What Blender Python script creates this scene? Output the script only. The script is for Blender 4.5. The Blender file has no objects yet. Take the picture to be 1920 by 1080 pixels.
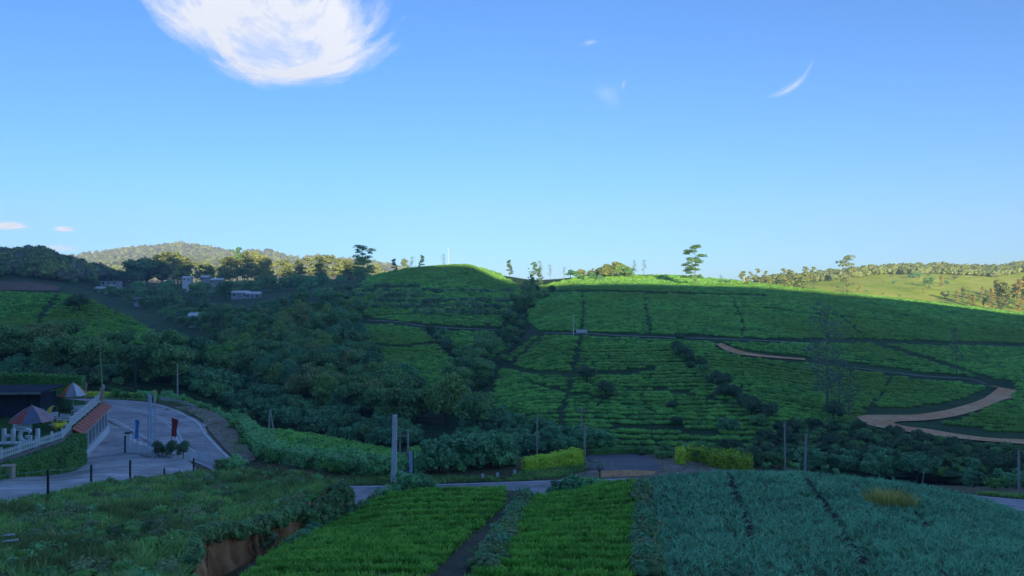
import bpy, math, random
import numpy as np
from mathutils import Vector, Matrix, noise
from mathutils.bvhtree import BVHTree

# ---------------------------------------------------------------- camera, sky, sun, exposure
SC = bpy.context.scene
COL = SC.collection
F = 1450.0                                    # focal length in pixels of a 1920 px wide frame
cam = bpy.data.cameras.new("camera"); cam_o = bpy.data.objects.new("camera", cam); COL.objects.link(cam_o)
cam.sensor_width = 36.0; cam.lens = F / 1920 * 36.0
cam.clip_start = 0.5; cam.clip_end = 30000
cam_o.location = (0, 0, 0); cam_o.rotation_euler = (math.radians(90), 0, 0)
SC.camera = cam_o

SUN_EL, SUN_AZ = 11.0, 168.0                   # low sun behind the camera, a little to its right
world = bpy.data.worlds.new("World"); SC.world = world; world.use_nodes = True
nt = world.node_tree; nt.nodes.clear()
sky = nt.nodes.new("ShaderNodeTexSky"); sky.sky_type = 'NISHITA'; sky.sun_disc = False
sky.sun_elevation = math.radians(SUN_EL); sky.sun_rotation = math.radians(SUN_AZ)
sky.altitude = 1800; sky.air_density = 1.0; sky.dust_density = 1.0; sky.ozone_density = 6.2
bg = nt.nodes.new("ShaderNodeBackground"); bg.inputs[1].default_value = 0.15
wo = nt.nodes.new("ShaderNodeOutputWorld")
nt.links.new(sky.outputs[0], bg.inputs[0]); nt.links.new(bg.outputs[0], wo.inputs[0])

sun = bpy.data.lights.new("sun", 'SUN'); sun.energy = 5.0; sun.angle = math.radians(0.6); sun.color = (1.0, 0.84, 0.58)
sun_o = bpy.data.objects.new("sun", sun); COL.objects.link(sun_o)
SD = Vector((math.sin(math.radians(SUN_AZ)) * math.cos(math.radians(SUN_EL)),
             math.cos(math.radians(SUN_AZ)) * math.cos(math.radians(SUN_EL)), math.sin(math.radians(SUN_EL))))
sun_o.rotation_euler = SD.to_track_quat('Z', 'Y').to_euler(); sun_o.location = (60, -300, 260)
vs = SC.view_settings
vs.view_transform = 'Standard'; vs.look = 'None'; vs.exposure = 0.78; vs.gamma = 1.0
SC.cycles.use_denoising = True
SC.cycles.max_bounces = 8; SC.cycles.diffuse_bounces = 4; SC.cycles.transparent_max_bounces = 12
SC.cycles.volume_bounces = 1
random.seed(4); RNG = np.random.default_rng(7)

# ---------------------------------------------------------------- helpers
def PX(x, y, d): return Vector(((x - 960) / F * d, d, (540 - y) / F * d))
def to_px(P): P = np.asarray(P); return 960 + P[:, 0] / P[:, 1] * F, 540 - P[:, 2] / P[:, 1] * F

def node(nt, t, **kw):
    n = nt.nodes.new(t)
    for k, v in kw.items(): setattr(n, k, v)
    return n
def newmat(name):
    m = bpy.data.materials.new(name); m.use_nodes = True
    n = m.node_tree; n.nodes.clear()
    out = n.nodes.new("ShaderNodeOutputMaterial")
    return m, n, out
def ramp(n, fac, stops):
    r = n.nodes.new("ShaderNodeValToRGB"); e = r.color_ramp.elements
    while len(e) < len(stops): e.new(0.5)
    for i, (p, c) in enumerate(stops):
        e[i].position = p; e[i].color = (*c, 1)
    n.links.new(fac, r.inputs[0]); return r.outputs[0]
def mixc(n, fac, a, b, mode='MIX'):
    m = n.nodes.new("ShaderNodeMix"); m.data_type = 'RGBA'; m.blend_type = mode
    for s, v in ((m.inputs[0], fac), (m.inputs[6], a), (m.inputs[7], b)):
        if hasattr(v, "is_linked"): n.links.new(v, s)
        elif isinstance(v, (int, float)): s.default_value = v
        else: s.default_value = (*v, 1)
    return m.outputs[2]
def noisetex(n, scale, detail=4, rough=0.55, vec=None, dist=0.0):
    t = n.nodes.new("ShaderNodeTexNoise"); t.inputs["Scale"].default_value = scale
    t.inputs["Detail"].default_value = detail; t.inputs["Roughness"].default_value = rough
    t.inputs["Distortion"].default_value = dist
    if vec is not None: n.links.new(vec, t.inputs["Vector"])
    return t.outputs["Fac"]
def position(n): return n.nodes.new("ShaderNodeNewGeometry").outputs["Position"]
def stretch(n, vec, s):
    m = n.nodes.new("ShaderNodeMapping"); m.inputs["Scale"].default_value = s
    n.links.new(vec, m.inputs["Vector"]); return m.outputs[0]
def principled(n, out, col, rough=0.8, spec=0.3, bump=None, bstr=0.3, bdist=0.1, metal=0.0):
    p = n.nodes.new("ShaderNodeBsdfPrincipled")
    if hasattr(col, "is_linked"): n.links.new(col, p.inputs["Base Color"])
    else: p.inputs["Base Color"].default_value = (*col, 1)
    p.inputs["Roughness"].default_value = rough; p.inputs["Specular IOR Level"].default_value = spec
    p.inputs["Metallic"].default_value = metal
    if bump is not None:
        b = n.nodes.new("ShaderNodeBump"); b.inputs["Strength"].default_value = bstr; b.inputs["Distance"].default_value = bdist
        n.links.new(bump, b.inputs["Height"]); n.links.new(b.outputs[0], p.inputs["Normal"])
    n.links.new(p.outputs[0], out.inputs[0]); return p

MATS = {}
def plain(name, c, rough=0.7, spec=0.3, var=0.25, scale=2.0, metal=0.0):
    """painted, wooden or concrete surface: a base colour with uneven wear"""
    if name in MATS: return MATS[name]
    m, n, out = newmat(name)
    tc = n.nodes.new("ShaderNodeTexCoord").outputs["Object"]
    f = noisetex(n, scale, 5, 0.65, tc)
    c2 = tuple(v * (1 - var) for v in c); c3 = tuple(min(1, v * (1 + var * 0.5)) for v in c)
    col = ramp(n, f, [(0.3, c2), (0.5, c), (0.75, c3)])
    principled(n, out, col, rough, spec, f, 0.15, 0.02, metal)
    MATS[name] = m; return m
FM = 3.0
def leafmat(name, dark, light, tip=None, trans=0.22, scale=0.5, big=0.02, patch=None, streak=None):
    """foliage: every leaf its own tone, clumps and whole plants lighter or darker"""
    dark = tuple(v * FM for v in dark); light = tuple(v * FM for v in light)
    m, n, out = newmat(name)
    g = n.nodes.new("ShaderNodeNewGeometry"); oi = n.nodes.new("ShaderNodeObjectInfo")
    a = n.nodes.new("ShaderNodeMath"); a.operation = 'MULTIPLY_ADD'
    n.links.new(g.outputs["Random Per Island"], a.inputs[0]); a.inputs[1].default_value = 0.45
    nz = noisetex(n, scale, 3, 0.55, stretch(n, g.outputs["Position"], streak) if streak else g.outputs["Position"])
    n.links.new(nz, a.inputs[2])
    b = n.nodes.new("ShaderNodeMath"); b.operation = 'MULTIPLY_ADD'
    n.links.new(oi.outputs["Random"], b.inputs[0]); b.inputs[1].default_value = 0.35; n.links.new(a.outputs[0], b.inputs[2])
    mid = tuple((p + q) / 2 for p, q in zip(dark, light))
    col = ramp(n, b.outputs[0], [(0.42, dark), (0.85, mid), (1.0, light)])
    if patch:
        pf = noisetex(n, big, 3, 0.55, g.outputs["Position"])
        pr = ramp(n, pf, [(0.45, (0, 0, 0)), (0.62, (1, 1, 1))])
        sep = n.nodes.new("ShaderNodeSeparateColor"); n.links.new(pr, sep.inputs[0])
        col = mixc(n, sep.outputs[0], col, mixc(n, 0.65, col, patch))
    d = n.nodes.new("ShaderNodeBsdfPrincipled"); n.links.new(col, d.inputs["Base Color"])
    d.inputs["Roughness"].default_value = 0.55; d.inputs["Specular IOR Level"].default_value = 0.25
    t = n.nodes.new("ShaderNodeBsdfTranslucent"); n.links.new(col, t.inputs["Color"])
    mx = n.nodes.new("ShaderNodeMixShader"); mx.inputs[0].default_value = trans
    n.links.new(d.outputs[0], mx.inputs[1]); n.links.new(t.outputs[0], mx.inputs[2]); n.links.new(mx.outputs[0], out.inputs[0])
    MATS[name] = m; return m

def mesh_np(name, V, Fc, mat, smooth=False):
    """mesh from arrays: V (n,3), Fc (m,3|4) or list of face tuples"""
    me = bpy.data.meshes.new(name)
    V = np.asarray(V, dtype=np.float32)
    if isinstance(Fc, np.ndarray) and Fc.ndim == 2:
        k = Fc.shape[1]; m = len(Fc)
        me.vertices.add(len(V)); me.vertices.foreach_set("co", V.ravel())
        me.loops.add(m * k); me.loops.foreach_set("vertex_index", Fc.astype(np.int32).ravel())
        me.polygons.add(m); me.polygons.foreach_set("loop_start", np.arange(0, m * k, k, dtype=np.int32))
        me.update(calc_edges=True)
    else:
        me.from_pydata([tuple(map(float, v)) for v in V], [], [tuple(int(i) for i in f) for f in Fc]); me.update()
    if smooth: me.polygons.foreach_set("use_smooth", [True] * len(me.polygons))
    if mat: me.materials.append(mat)
    return me
def link(name, data, parent=None, loc=None):
    o = bpy.data.objects.new(name, data); COL.objects.link(o)
    if parent: o.parent = parent
    if loc is not None: o.location = loc
    return o
def tag(o, label=None, cat=None, group=None, kind=None):
    if label: o["label"] = label
    if cat: o["category"] = cat
    if group: o["group"] = group
    if kind: o["kind"] = kind
    return o
def thing(name, label, cat, loc=(0, 0, 0), rz=0.0, group=None, scale=1.0):
    o = link(name, None); o.location = loc; o.rotation_euler = (0, 0, rz); o.scale = (scale,) * 3
    o.empty_display_size = 0.3
    return tag(o, label, cat, group)

class MB:
    def __init__(s): s.v = []; s.f = []
    def add(s, vs, fs):
        k = len(s.v); s.v += [tuple(v) for v in vs]; s.f += [tuple(i + k for i in f) for f in fs]; return s
    def box(s, c, size, rz=0.0, taper=1.0):
        x, y, z = (q / 2 for q in size); cs, sn = math.cos(rz), math.sin(rz); out = []
        for dz, t in ((-z, 1), (z, taper)):
            for dx, dy in ((-x, -y), (x, -y), (x, y), (-x, y)):
                out.append((c[0] + (dx * cs - dy * sn) * t, c[1] + (dx * sn + dy * cs) * t, c[2] + dz))
        return s.add(out, [(3, 2, 1, 0), (4, 5, 6, 7), (0, 1, 5, 4), (1, 2, 6, 5), (2, 3, 7, 6), (3, 0, 4, 7)])
    def bar(s, p, q, w, h):
        p, q = Vector(p), Vector(q); ax = (q - p).normalized()
        up = Vector((0, 0, 1)) if abs(ax.z) < 0.95 else Vector((1, 0, 0))
        a = ax.cross(up).normalized() * w / 2; b = a.cross(ax).normalized() * h / 2
        vs = [p - a - b, p + a - b, p + a + b, p - a + b, q - a - b, q + a - b, q + a + b, q - a + b]
        return s.add(vs, [(3, 2, 1, 0), (4, 5, 6, 7), (0, 1, 5, 4), (1, 2, 6, 5), (2, 3, 7, 6), (3, 0, 4, 7)])
    def tube(s, pts, rads, n=8, caps=True):
        pts = [Vector(p) for p in pts]; vs = []; fs = []
        for i, p in enumerate(pts):
            t = (pts[min(i + 1, len(pts) - 1)] - pts[max(i - 1, 0)]).normalized()
            up = Vector((1, 0, 0)) if abs(t.x) < 0.9 else Vector((0, 1, 0))
            a = t.cross(up).normalized(); b = t.cross(a)
            for k in range(n):
                w = 2 * math.pi * k / n; vs.append(p + (a * math.cos(w) + b * math.sin(w)) * rads[i])
        for i in range(len(pts) - 1):
            for k in range(n):
                fs.append((i * n + k, i * n + (k + 1) % n, (i + 1) * n + (k + 1) % n, (i + 1) * n + k))
        if caps: fs += [tuple(range(n))[::-1], tuple((len(pts) - 1) * n + k for k in range(n))]
        return s.add(vs, fs)
    def prism(s, poly, z0, z1):
        n = len(poly); vs = [(x, y, z0) for x, y in poly] + [(x, y, z1) for x, y in poly]
        return s.add(vs, [tuple(range(n))[::-1], tuple(range(n, 2 * n))] + [(i, (i + 1) % n, n + (i + 1) % n, n + i) for i in range(n)])
    def build(s, name, mat, parent=None, smooth=False, loc=None):
        return link(name, mesh_np(name, s.v, s.f, mat, smooth), parent, loc)

def pchip(xs, ys, xq):
    xs = np.asarray(xs, float); ys = np.asarray(ys, float); xq = np.clip(xq, xs[0], xs[-1])
    h = np.diff(xs); dl = np.diff(ys) / h; m = np.zeros_like(ys)
    if len(xs) == 2: return ys[0] + dl[0] * (xq - xs[0])
    for i in range(1, len(xs) - 1):
        if dl[i - 1] * dl[i] > 0:
            w1, w2 = 2 * h[i] + h[i - 1], h[i] + 2 * h[i - 1]; m[i] = (w1 + w2) / (w1 / dl[i - 1] + w2 / dl[i])
    m[0], m[-1] = dl[0], dl[-1]
    i = np.clip(np.searchsorted(xs, xq) - 1, 0, len(h) - 1); t = (xq - xs[i]) / h[i]
    return ((2 * t**3 - 3 * t**2 + 1) * ys[i] + (t**3 - 2 * t**2 + t) * h[i] * m[i] + (-2 * t**3 + 3 * t**2) * ys[i + 1] + (t**3 - t**2) * h[i] * m[i + 1])

TERRAIN = []                                  # (verts, faces) of everything things can stand on
def grid_faces(nr, nc):
    i = np.arange(nr - 1)[:, None] * nc + np.arange(nc - 1)[None, :]
    return np.stack([i, i + 1, i + nc + 1, i + nc], -1).reshape(-1, 4)
def loft(name, lines, xr, step, rows, mat, rough=0.0, rscale=40.0, kind='structure', register=True):
    """terrain sheet through feature lines; each line is [(x_px, depth, z)], all sorted near to far"""
    xs = np.arange(xr[0], xr[1] + step, step, dtype=float)
    D = np.array([pchip([p[0] for p in L], [p[1] for p in L], xs) for L in lines])
    Z = np.array([pchip([p[0] for p in L], [p[2] for p in L], xs) for L in lines])
    tt = np.concatenate([np.linspace(k, k + 1, rows[k], endpoint=False) for k in range(len(lines) - 1)] + [[len(lines) - 1.0]])
    P = np.zeros((len(tt), len(xs), 3))
    for j in range(len(xs)):
        dd = np.interp(tt, np.arange(len(lines)), D[:, j])
        P[:, j, 1] = dd; P[:, j, 2] = pchip(D[:, j], Z[:, j], dd); P[:, j, 0] = (xs[j] - 960) / F * dd
    V = P.reshape(-1, 3)
    if rough:
        for v in V:
            v[2] += rough * noise.fractal(Vector((v[0] / rscale, v[1] / rscale, 3.7)), 0.8, 2.1, 4)
    Fc = grid_faces(len(tt), len(xs))
    o = link(name, mesh_np(name, V, Fc, mat, True)); tag(o, kind=kind)
    if register: TERRAIN.append((V, Fc))
    return o
def yz(y, d): return (540 - y) / F * d
def pip(poly, x, y):
    """vectorised point in polygon"""
    x = np.asarray(x); y = np.asarray(y); ins = np.zeros(x.shape, bool); n = len(poly)
    for i in range(n):
        (x1, y1), (x2, y2) = poly[i], poly[(i + 1) % n]
        c = ((y1 > y) != (y2 > y)) & (x < (x2 - x1) * (y - y1) / (y2 - y1 + 1e-12) + x1); ins ^= c
    return ins
def dist_poly(pl, x, y):
    d = np.full(np.shape(x), 1e9)
    for (x1, y1), (x2, y2) in zip(pl[:-1], pl[1:]):
        L = (x2 - x1)**2 + (y2 - y1)**2; t = np.clip(((x - x1) * (x2 - x1) + (y - y1) * (y2 - y1)) / L, 0, 1)
        d = np.minimum(d, np.hypot(x - x1 - t * (x2 - x1), y - y1 - t * (y2 - y1)))
    return d
# ---------------------------------------------------------------- ground materials
def groundmat(name, stops, scale=0.15, streak=None, bump=0.5, bdist=0.3, fine=1.5):
    m, n, out = newmat(name); p = position(n)
    f1 = noisetex(n, scale, 6, 0.6, p); f2 = noisetex(n, fine, 4, 0.6, stretch(n, p, streak) if streak else p)
    a = n.nodes.new("ShaderNodeMath"); a.operation = 'MULTIPLY_ADD'; n.links.new(f2, a.inputs[0]); a.inputs[1].default_value = 0.6
    s = n.nodes.new("ShaderNodeMath"); s.operation = 'MULTIPLY'; n.links.new(f1, s.inputs[0]); s.inputs[1].default_value = 0.45
    n.links.new(s.outputs[0], a.inputs[2])
    principled(n, out, ramp(n, a.outputs[0], stops), 0.9, 0.15, a.outputs[0], bump, bdist); MATS[name] = m; return m
M_SOIL = groundmat("field soil", [(0.35, (0.012, 0.016, 0.007)), (0.52, (0.03, 0.035, 0.014)), (0.7, (0.07, 0.05, 0.03))], 0.3, None, 0.8, 0.15, 3.0)
M_TEA = groundmat("tea ground", [(0.36, (0.02, 0.045, 0.018)), (0.5, (0.04, 0.085, 0.03)), (0.66, (0.09, 0.16, 0.045))], 0.02, (0.25, 1.6, 1.6), 0.7, 0.5, 0.5)
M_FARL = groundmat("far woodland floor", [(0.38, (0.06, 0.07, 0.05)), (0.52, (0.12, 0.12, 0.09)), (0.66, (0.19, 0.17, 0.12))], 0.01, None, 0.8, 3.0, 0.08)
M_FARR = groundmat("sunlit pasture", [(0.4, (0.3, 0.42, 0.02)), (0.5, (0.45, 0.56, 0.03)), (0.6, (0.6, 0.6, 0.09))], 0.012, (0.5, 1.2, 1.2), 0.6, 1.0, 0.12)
M_SCRUB = groundmat("valley scrub floor", [(0.36, (0.01, 0.025, 0.012)), (0.55, (0.025, 0.05, 0.02)), (0.7, (0.05, 0.07, 0.03))], 0.1, None, 0.8, 0.4, 0.8)

# ---------------------------------------------------------------- large terrain
base = MB(); base.add([(-3300, -850, -60), (3300, -850, -60), (3300, 2750, -60), (-3300, 2750, -60)], [(0, 1, 2, 3)])
tag(base.build("terrain", M_SCRUB), kind="structure")

GX = [-1200, 3000]
def flat(d, z): return [(GX[0], d, z), (GX[1], d, z)]
ground_lines = [
    flat(2, -7),
    [(-1200, 30, -13.4), (345, 30, -13.2), (430, 30, -12.4), (480, 30, -11.25), (700, 30, -11.17), (3000, 30, -11.2)],
    [(-1200, 46, -15.9), (345, 46, -16.1), (490, 46, -15.8), (560, 46, -14.9), (700, 46, -14.6), (900, 46, -14.3), (1200, 46, -13.8), (1500, 46, -13.5), (1700, 46, -13.8), (1920, 46, -14.6), (3000, 46, -15)],
    [(-1200, 49, -15.8), (0, 50.5, -15.8), (90, 52, -16.0), (250, 63, -17.5), (370, 71.5, -18.3), (440, 70, -18.4), (530, 64, -18.38), (600, 60.5, -18.1), (640, 61, -17.85), (720, 64, -17.2), (850, 65, -16.9), (960, 65, -17.0), (1000, 64.5, -17.3), (1060, 64.5, -17.3), (1130, 65, -16.8), (1200, 65, -16.0), (1350, 65, -15.5), (1500, 65, -15.65), (1650, 65, -16.2), (1740, 65, -16.75), (1840, 64, -17.5), (1920, 61, -17.8), (3000, 57, -18)],
    [(-1200, 50, -14.4), (0, 51.5, -14.45), (90, 53, -14.7), (250, 64, -16.25), (370, 73, -17.5), (440, 73.5, -18.36), (530, 68, -18.4), (640, 63, -18.4), (720, 66, -18.4), (960, 67, -18.4), (1740, 67, -18.4), (1840, 66, -18.4), (1920, 64.2, -18.4), (3000, 60, -18.4)],
    [(-1200, 61, -15.3), (0, 63, -15.55), (137, 79, -17.85), (240, 85.7, -18.25), (345, 85, -18.35), (440, 82, -18.4), (530, 76, -18.4), (640, 72, -18.4), (960, 73.2, -18.4), (1100, 75, -18.4), (1300, 75, -18.4), (1920, 68.5, -18.4), (3000, 63, -18.4)],
    [(-1200, 120, -18.3), (0, 128, -18.3), (200, 131, -18.35), (290, 126, -18.4), (377, 115, -18.5), (430, 100, -18.6), (470, 88, -18.7), (530, 81, -18.5), (640, 76.5, -18.4), (960, 78, -18.4), (1090, 86, -18.4), (1250, 88.5, -18.4), (1400, 84, -18.5), (1500, 78, -18.7), (1920, 71.5, -18.9), (3000, 67, -19)],
    [(-1200, 150, -17.5), (200, 150, -18.5), (290, 140, -21), (377, 128, -22), (430, 118, -21.5), (480, 112, -20.6), (600, 108, -21.2), (730, 103, -21.9), (860, 105, -22), (960, 105, -23), (1100, 105, -24), (1400, 100, -24), (1920, 92, -24), (3000, 90, -24)],
    [(-1200, 180, -26), (200, 175, -28), (480, 140, -31), (1000, 130, -31), (3000, 118, -31)],
    flat(210, -42)]
M_VERGE = groundmat("grassy verge", [(0.36, (0.05, 0.07, 0.025)), (0.5, (0.12, 0.11, 0.05)), (0.64, (0.24, 0.16, 0.09))], 0.25, None, 0.7, 0.12, 2.5)
ground_o = loft("ground", ground_lines, (-1200, 3000), 10, [14, 16, 14, 6, 10, 26, 10, 8, 8], M_VERGE)

MX = [-400, 0, 100, 200, 290, 360, 450, 560, 680, 780, 870, 940, 1010, 1100, 1250, 1400, 1550, 1700, 1830, 1920, 2500]
MY = {
 110: [955] * 16 + [890] * 5,
 150: [849, 849, 849, 849, 845, 840, 835, 825, 815, 805, 800, 800, 790, 785, 785, 790, 800, 802, 812, 818, 830],
 190: [784, 784, 784, 784, 780, 770, 750, 738, 735, 730, 735, 722, 702, 692, 696, 706, 725, 732, 738, 745, 760],
 230: [740, 740, 740, 740, 735, 715, 690, 673, 670, 668, 684, 674, 642, 628, 632, 640, 660, 675, 686, 692, 710],
 290: [695, 695, 695, 690, 680, 655, 630, 612, 605, 600, 610, 628, 592, 578, 580, 586, 600, 615, 630, 640, 660],
 350: [580, 600, 610, 620, 628, 618, 600, 575, 560, 548, 550, 572, 558, 547, 548, 553, 565, 576, 589, 600, 620],
 420: [540, 548, 556, 580, 594, 590, 580, 555, 530, 510, 503, 530, 538, 530, 530, 536, 550, 565, 580, 590, 610],
 460: [522, 525, 534, 566, 580, 577, 570, 547, 521, 505, 499, 517, 525, 519, 518, 532, 549, 564, 581, 592, 612],
 540: [488, 490, 512, 552, 562, 562, 558, 548, 560, 570, 575, 575, 575, 570, 570, 575, 580, 590, 600, 605, 620],
 620: [470, 472, 498, 536, 550, 550, 548, 543, 552, 585, 590, 590, 590, 590, 590, 590, 590, 595, 600, 605, 610],
 700: [474, 478, 500, 528, 540, 541, 541, 539, 545, 590, 595, 595, 595, 595, 595, 595, 595, 595, 595, 595, 600],
 800: [490, 500, 515, 522, 530, 532, 532, 530, 536, 590, 590, 590, 590, 590, 590, 590, 590, 590, 590, 590, 590],
 1000: [575] * 21}
mid_lines = [[(x, d, yz(y, d)) for x, y in zip(MX, MY[d])] for d in sorted(MY)]
hill_o = loft("tea_hill", mid_lines, (-400, 2500), 8, [8, 12, 12, 14, 14, 14, 10, 10, 10, 8, 8, 8], M_TEA, 0.5, 30)

SPX = [-400, 0, 60, 100, 170, 250, 300, 360, 400, 440]
SPY = [530, 547, 548, 549, 560, 600, 628, 662, 690, 720]
SPD = [280, 262, 258, 252, 240, 222, 208, 188, 172, 158]
spur_lines = [
    [(x, 132, -19.5) for x in (-400, 200)] + [(300, 132, -22), (440, 132, -26)],
    [(-400, 146, -17), (0, 146, -16.6), (200, 146, -17), (300, 146, -18.2), (400, 146, -21), (440, 145, -23)],
    [(x, 0.55 * d + 0.45 * 146, yz(y, d) * 0.5 + 0.5 * z0) for x, y, d, z0 in zip(SPX, SPY, SPD, [-16.6] * 5 + [-17.5, -18.2, -19.5, -21, -23])],
    [(x, d, yz(y, d)) for x, y, d in zip(SPX, SPY, SPD)],
    [(x, d + 18, yz(y, d) - 3) for x, y, d in zip(SPX, SPY, SPD)],
    [(x, d + 90, -36) for x, d in zip(SPX, SPD)]]
spur_o = loft("tea_spur", spur_lines, (-400, 440), 8, [6, 14, 16, 6, 8], M_TEA, 0.4, 25)

SKL = [(-400, 500), (0, 503), (80, 488), (150, 480), (230, 468), (300, 461), (340, 458), (380, 464), (420, 470), (450, 476), (480, 471), (510, 473), (560, 485), (600, 482), (650, 487), (700, 491), (740, 500), (800, 512), (900, 528), (1000, 545)]
RL = [(-400, 512), (0, 514), (100, 507), (200, 499), (300, 490), (400, 492), (500, 498), (600, 504), (700, 509), (760, 518), (900, 540), (1000, 550)]
farl_lines = [[(x, 1000, -40) for x in (-400, 1000)], [(x, 1250, yz(548, 1250)) for x in (-400, 1000)],
    [(x, 1560, yz(y, 1560)) for x, y in RL], [(x, 1700, yz(y, 1700) - 14) for x, y in RL],
    [(x, 2300, yz(y + 1.5, 2300)) for x, y in SKL], [(x, 2650, -20) for x in (-400, 1000)]]
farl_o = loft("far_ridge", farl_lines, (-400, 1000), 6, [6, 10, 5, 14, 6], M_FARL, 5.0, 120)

SKR = [(1200, 575), (1300, 560), (1380, 536), (1420, 528), (1450, 526), (1500, 523), (1560, 515), (1600, 510), (1650, 505), (1700, 504), (1760, 502), (1800, 503), (1860, 506), (1880, 502), (1920, 497), (2100, 486), (2500, 480)]
farr_lines = [
    [(x, 500, yz(y, 500)) for x, y in ((1200, 600), (1300, 590), (1400, 585), (1600, 590), (1920, 615), (2500, 640))],
    [(x, 600, yz(y, 600)) for x, y in ((1200, 590), (1300, 570), (1400, 550), (1500, 548), (1600, 553), (1700, 562), (1800, 572), (1920, 586), (2500, 600))],
    [(x, 760, yz(y, 760)) for x, y in ((1200, 580), (1300, 565), (1400, 533), (1500, 531), (1600, 527), (1700, 530), (1800, 536), (1920, 540), (2500, 540))],
    [(x, 1000, yz(y, 1000)) for x, y in SKR], [(x, 1250, -40) for x in (1200, 2500)]]
farr_o = loft("sunlit_ridge", farr_lines, (1200, 2500), 6, [10, 16, 20, 8], M_FARR, 1.5, 50)

# the hill behind the viewpoint whose shade lies over the valley: its crest follows from where the shade ends on the slopes opposite
SHADE = [(-900, 440, 560), (-300, 446, 600), (0, 456, 620), (150, 484, 690), (300, 516, 745), (400, 524, 750), (600, 528, 740), (700, 527, 640), (790, 505, 452), (880, 507, 440), (960, 536, 430),
         (1060, 541, 400), (1150, 540, 400), (1250, 540, 400), (1400, 546, 397), (1550, 557, 398), (1700, 570, 398), (1920, 597, 388), (2300, 640, 380)]
DB = 330.0
crest = []
for x, y, d in SHADE:
    P = PX(x, y, d); t = (P.y + DB) / -SD.y; crest.append((P.x + SD.x * t, P.z + SD.z * t))
crest.sort()
cx = np.array([c[0] for c in crest]); cz = np.array([c[1] for c in crest])
bx = np.linspace(cx[0] - 250, cx[-1] + 350, 90)
rowsb = [(-20, None, -9), (-60, 0.10, 0), (-140, 0.34, 0), (-250, 0.78, 0), (-DB, 1.0, 0), (-DB - 120, 0.8, 0), (-DB - 400, 0.0, -55)]
VB = []
for yb, k, z0 in rowsb:
    for x in bx:
        zc = np.interp(x, cx, cz); VB.append((x * (1 if yb < -100 else 0.9), yb, z0 if k is None else (zc * k - 8 * (1 - k) if k > 0 else z0)))
FB = grid_faces(len(rowsb), len(bx))[:, ::-1]
tag(link("hill_behind", mesh_np("hill_behind", VB, FB, M_TEA, True)), kind="structure")
# ---------------------------------------------------------------- grass bank at the lower left with its raw cut of red earth
BANK = [  # rows near to far, each a polyline of (x_px, y_px, depth) from left to the cut edge
    [(-900, 1320, 15), (-300, 1300, 15), (300, 1290, 15)],
    [(-500, 1075, 28), (0, 1080, 28), (200, 1080, 28), (345, 1080, 28)],
    [(-500, 1030, 33), (0, 1035, 33), (200, 1035, 33), (356, 1032, 33)],
    [(-500, 1000, 39), (0, 1002, 39), (200, 1002, 39), (385, 1003, 39)],
    [(-500, 984, 43), (0, 985, 43), (250, 975, 44), (452, 985, 43)],
    [(-500, 968, 46.5), (0, 965, 47), (280, 945, 51), (545, 960, 49)],
    [(-500, 961, 48.5), (0, 953, 49.5), (270, 920, 58), (480, 915, 60), (602, 932, 53.5)],
    [(-500, 956, 49.8), (0, 945, 51.5), (90, 940, 53), (250, 906, 64), (370, 885, 73), (440, 880, 73.5), (530, 886, 66), (600, 895, 60), (638, 908, 57)]]
def bank_rows(nc):
    rows = []
    for R in BANK:
        P = np.array([PX(*p) for p in R]); L = np.r_[0, np.cumsum(np.linalg.norm(np.diff(P, axis=0), axis=1))]; t = np.linspace(0, L[-1], nc)
        rows.append(np.stack([np.interp(t, L, P[:, k]) for k in range(3)], -1))
    return np.array(rows)
BR = bank_rows(70); tb = np.linspace(0, len(BANK) - 1, 56)
BG = np.stack([np.stack([pchip(range(len(BANK)), BR[:, j, k], tb) for k in range(3)], -1) for j in range(70)], 1)
for v in BG.reshape(-1, 3):
    v[2] += 0.35 * noise.fractal(Vector((v[0] / 3.0, v[1] / 3.0, 1.2)), 0.9, 2.0, 4)
for i in range(56):                            # ragged edge
    n1 = noise.noise(Vector((i * 0.33, 2.2, 0))) * 0.5
    BG[i, -1, 0] += n1; BG[i, -2, 0] += n1 * 0.6
M_BANK = groundmat("rough grass", [(0.36, (0.05, 0.09, 0.03)), (0.5, (0.11, 0.16, 0.05)), (0.64, (0.18, 0.2, 0.08))], 0.2, None, 0.9, 0.15, 2.0)
FBk = grid_faces(56, 70)
tag(link("grass_bank", mesh_np("grass_bank", BG.reshape(-1, 3), FBk, M_BANK, True)), kind="structure")
TERRAIN.append((BG.reshape(-1, 3).copy(), FBk))
def wall_down(name, edge, depth, out, mat, seed, nz=9):
    """an eroded earth face hanging from an edge polyline"""
    n = len(edge); V = []
    for k in range(nz):
        f = k / (nz - 1)
        for i, p in enumerate(edge):
            a = edge[max(i - 1, 0)]; b = edge[min(i + 1, n - 1)]; t = np.array([b[0] - a[0], b[1] - a[1]]); t /= np.linalg.norm(t) + 1e-9
            nrm = np.array([t[1], -t[0]])
            w = (0.35 * noise.fractal(Vector((i * 0.30, f * 2.0, seed)), 0.8, 2.0, 4) + 0.5 * noise.noise(Vector((i * 0.16, f * 0.8, seed + 5)))) * min(1, f * 4)
            o = out * f ** 1.6 + w
            V.append((p[0] + nrm[0] * o, p[1] + nrm[1] * o, p[2] + 0.02 - depth * f))
    return tag(link(name, mesh_np(name, V, grid_faces(nz, n)[:, ::-1], mat, True)), kind="structure")
m, n, out = newmat("red laterite earth"); p = position(n)
f1 = noisetex(n, 0.9, 7, 0.65, stretch(n, p, (1, 1, 0.35))); f2 = noisetex(n, 0.35, 4, 0.6, p)
c = ramp(n, f1, [(0.3, (0.28, 0.10, 0.04)), (0.48, (0.66, 0.27, 0.11)), (0.66, (0.85, 0.43, 0.2))])
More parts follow.
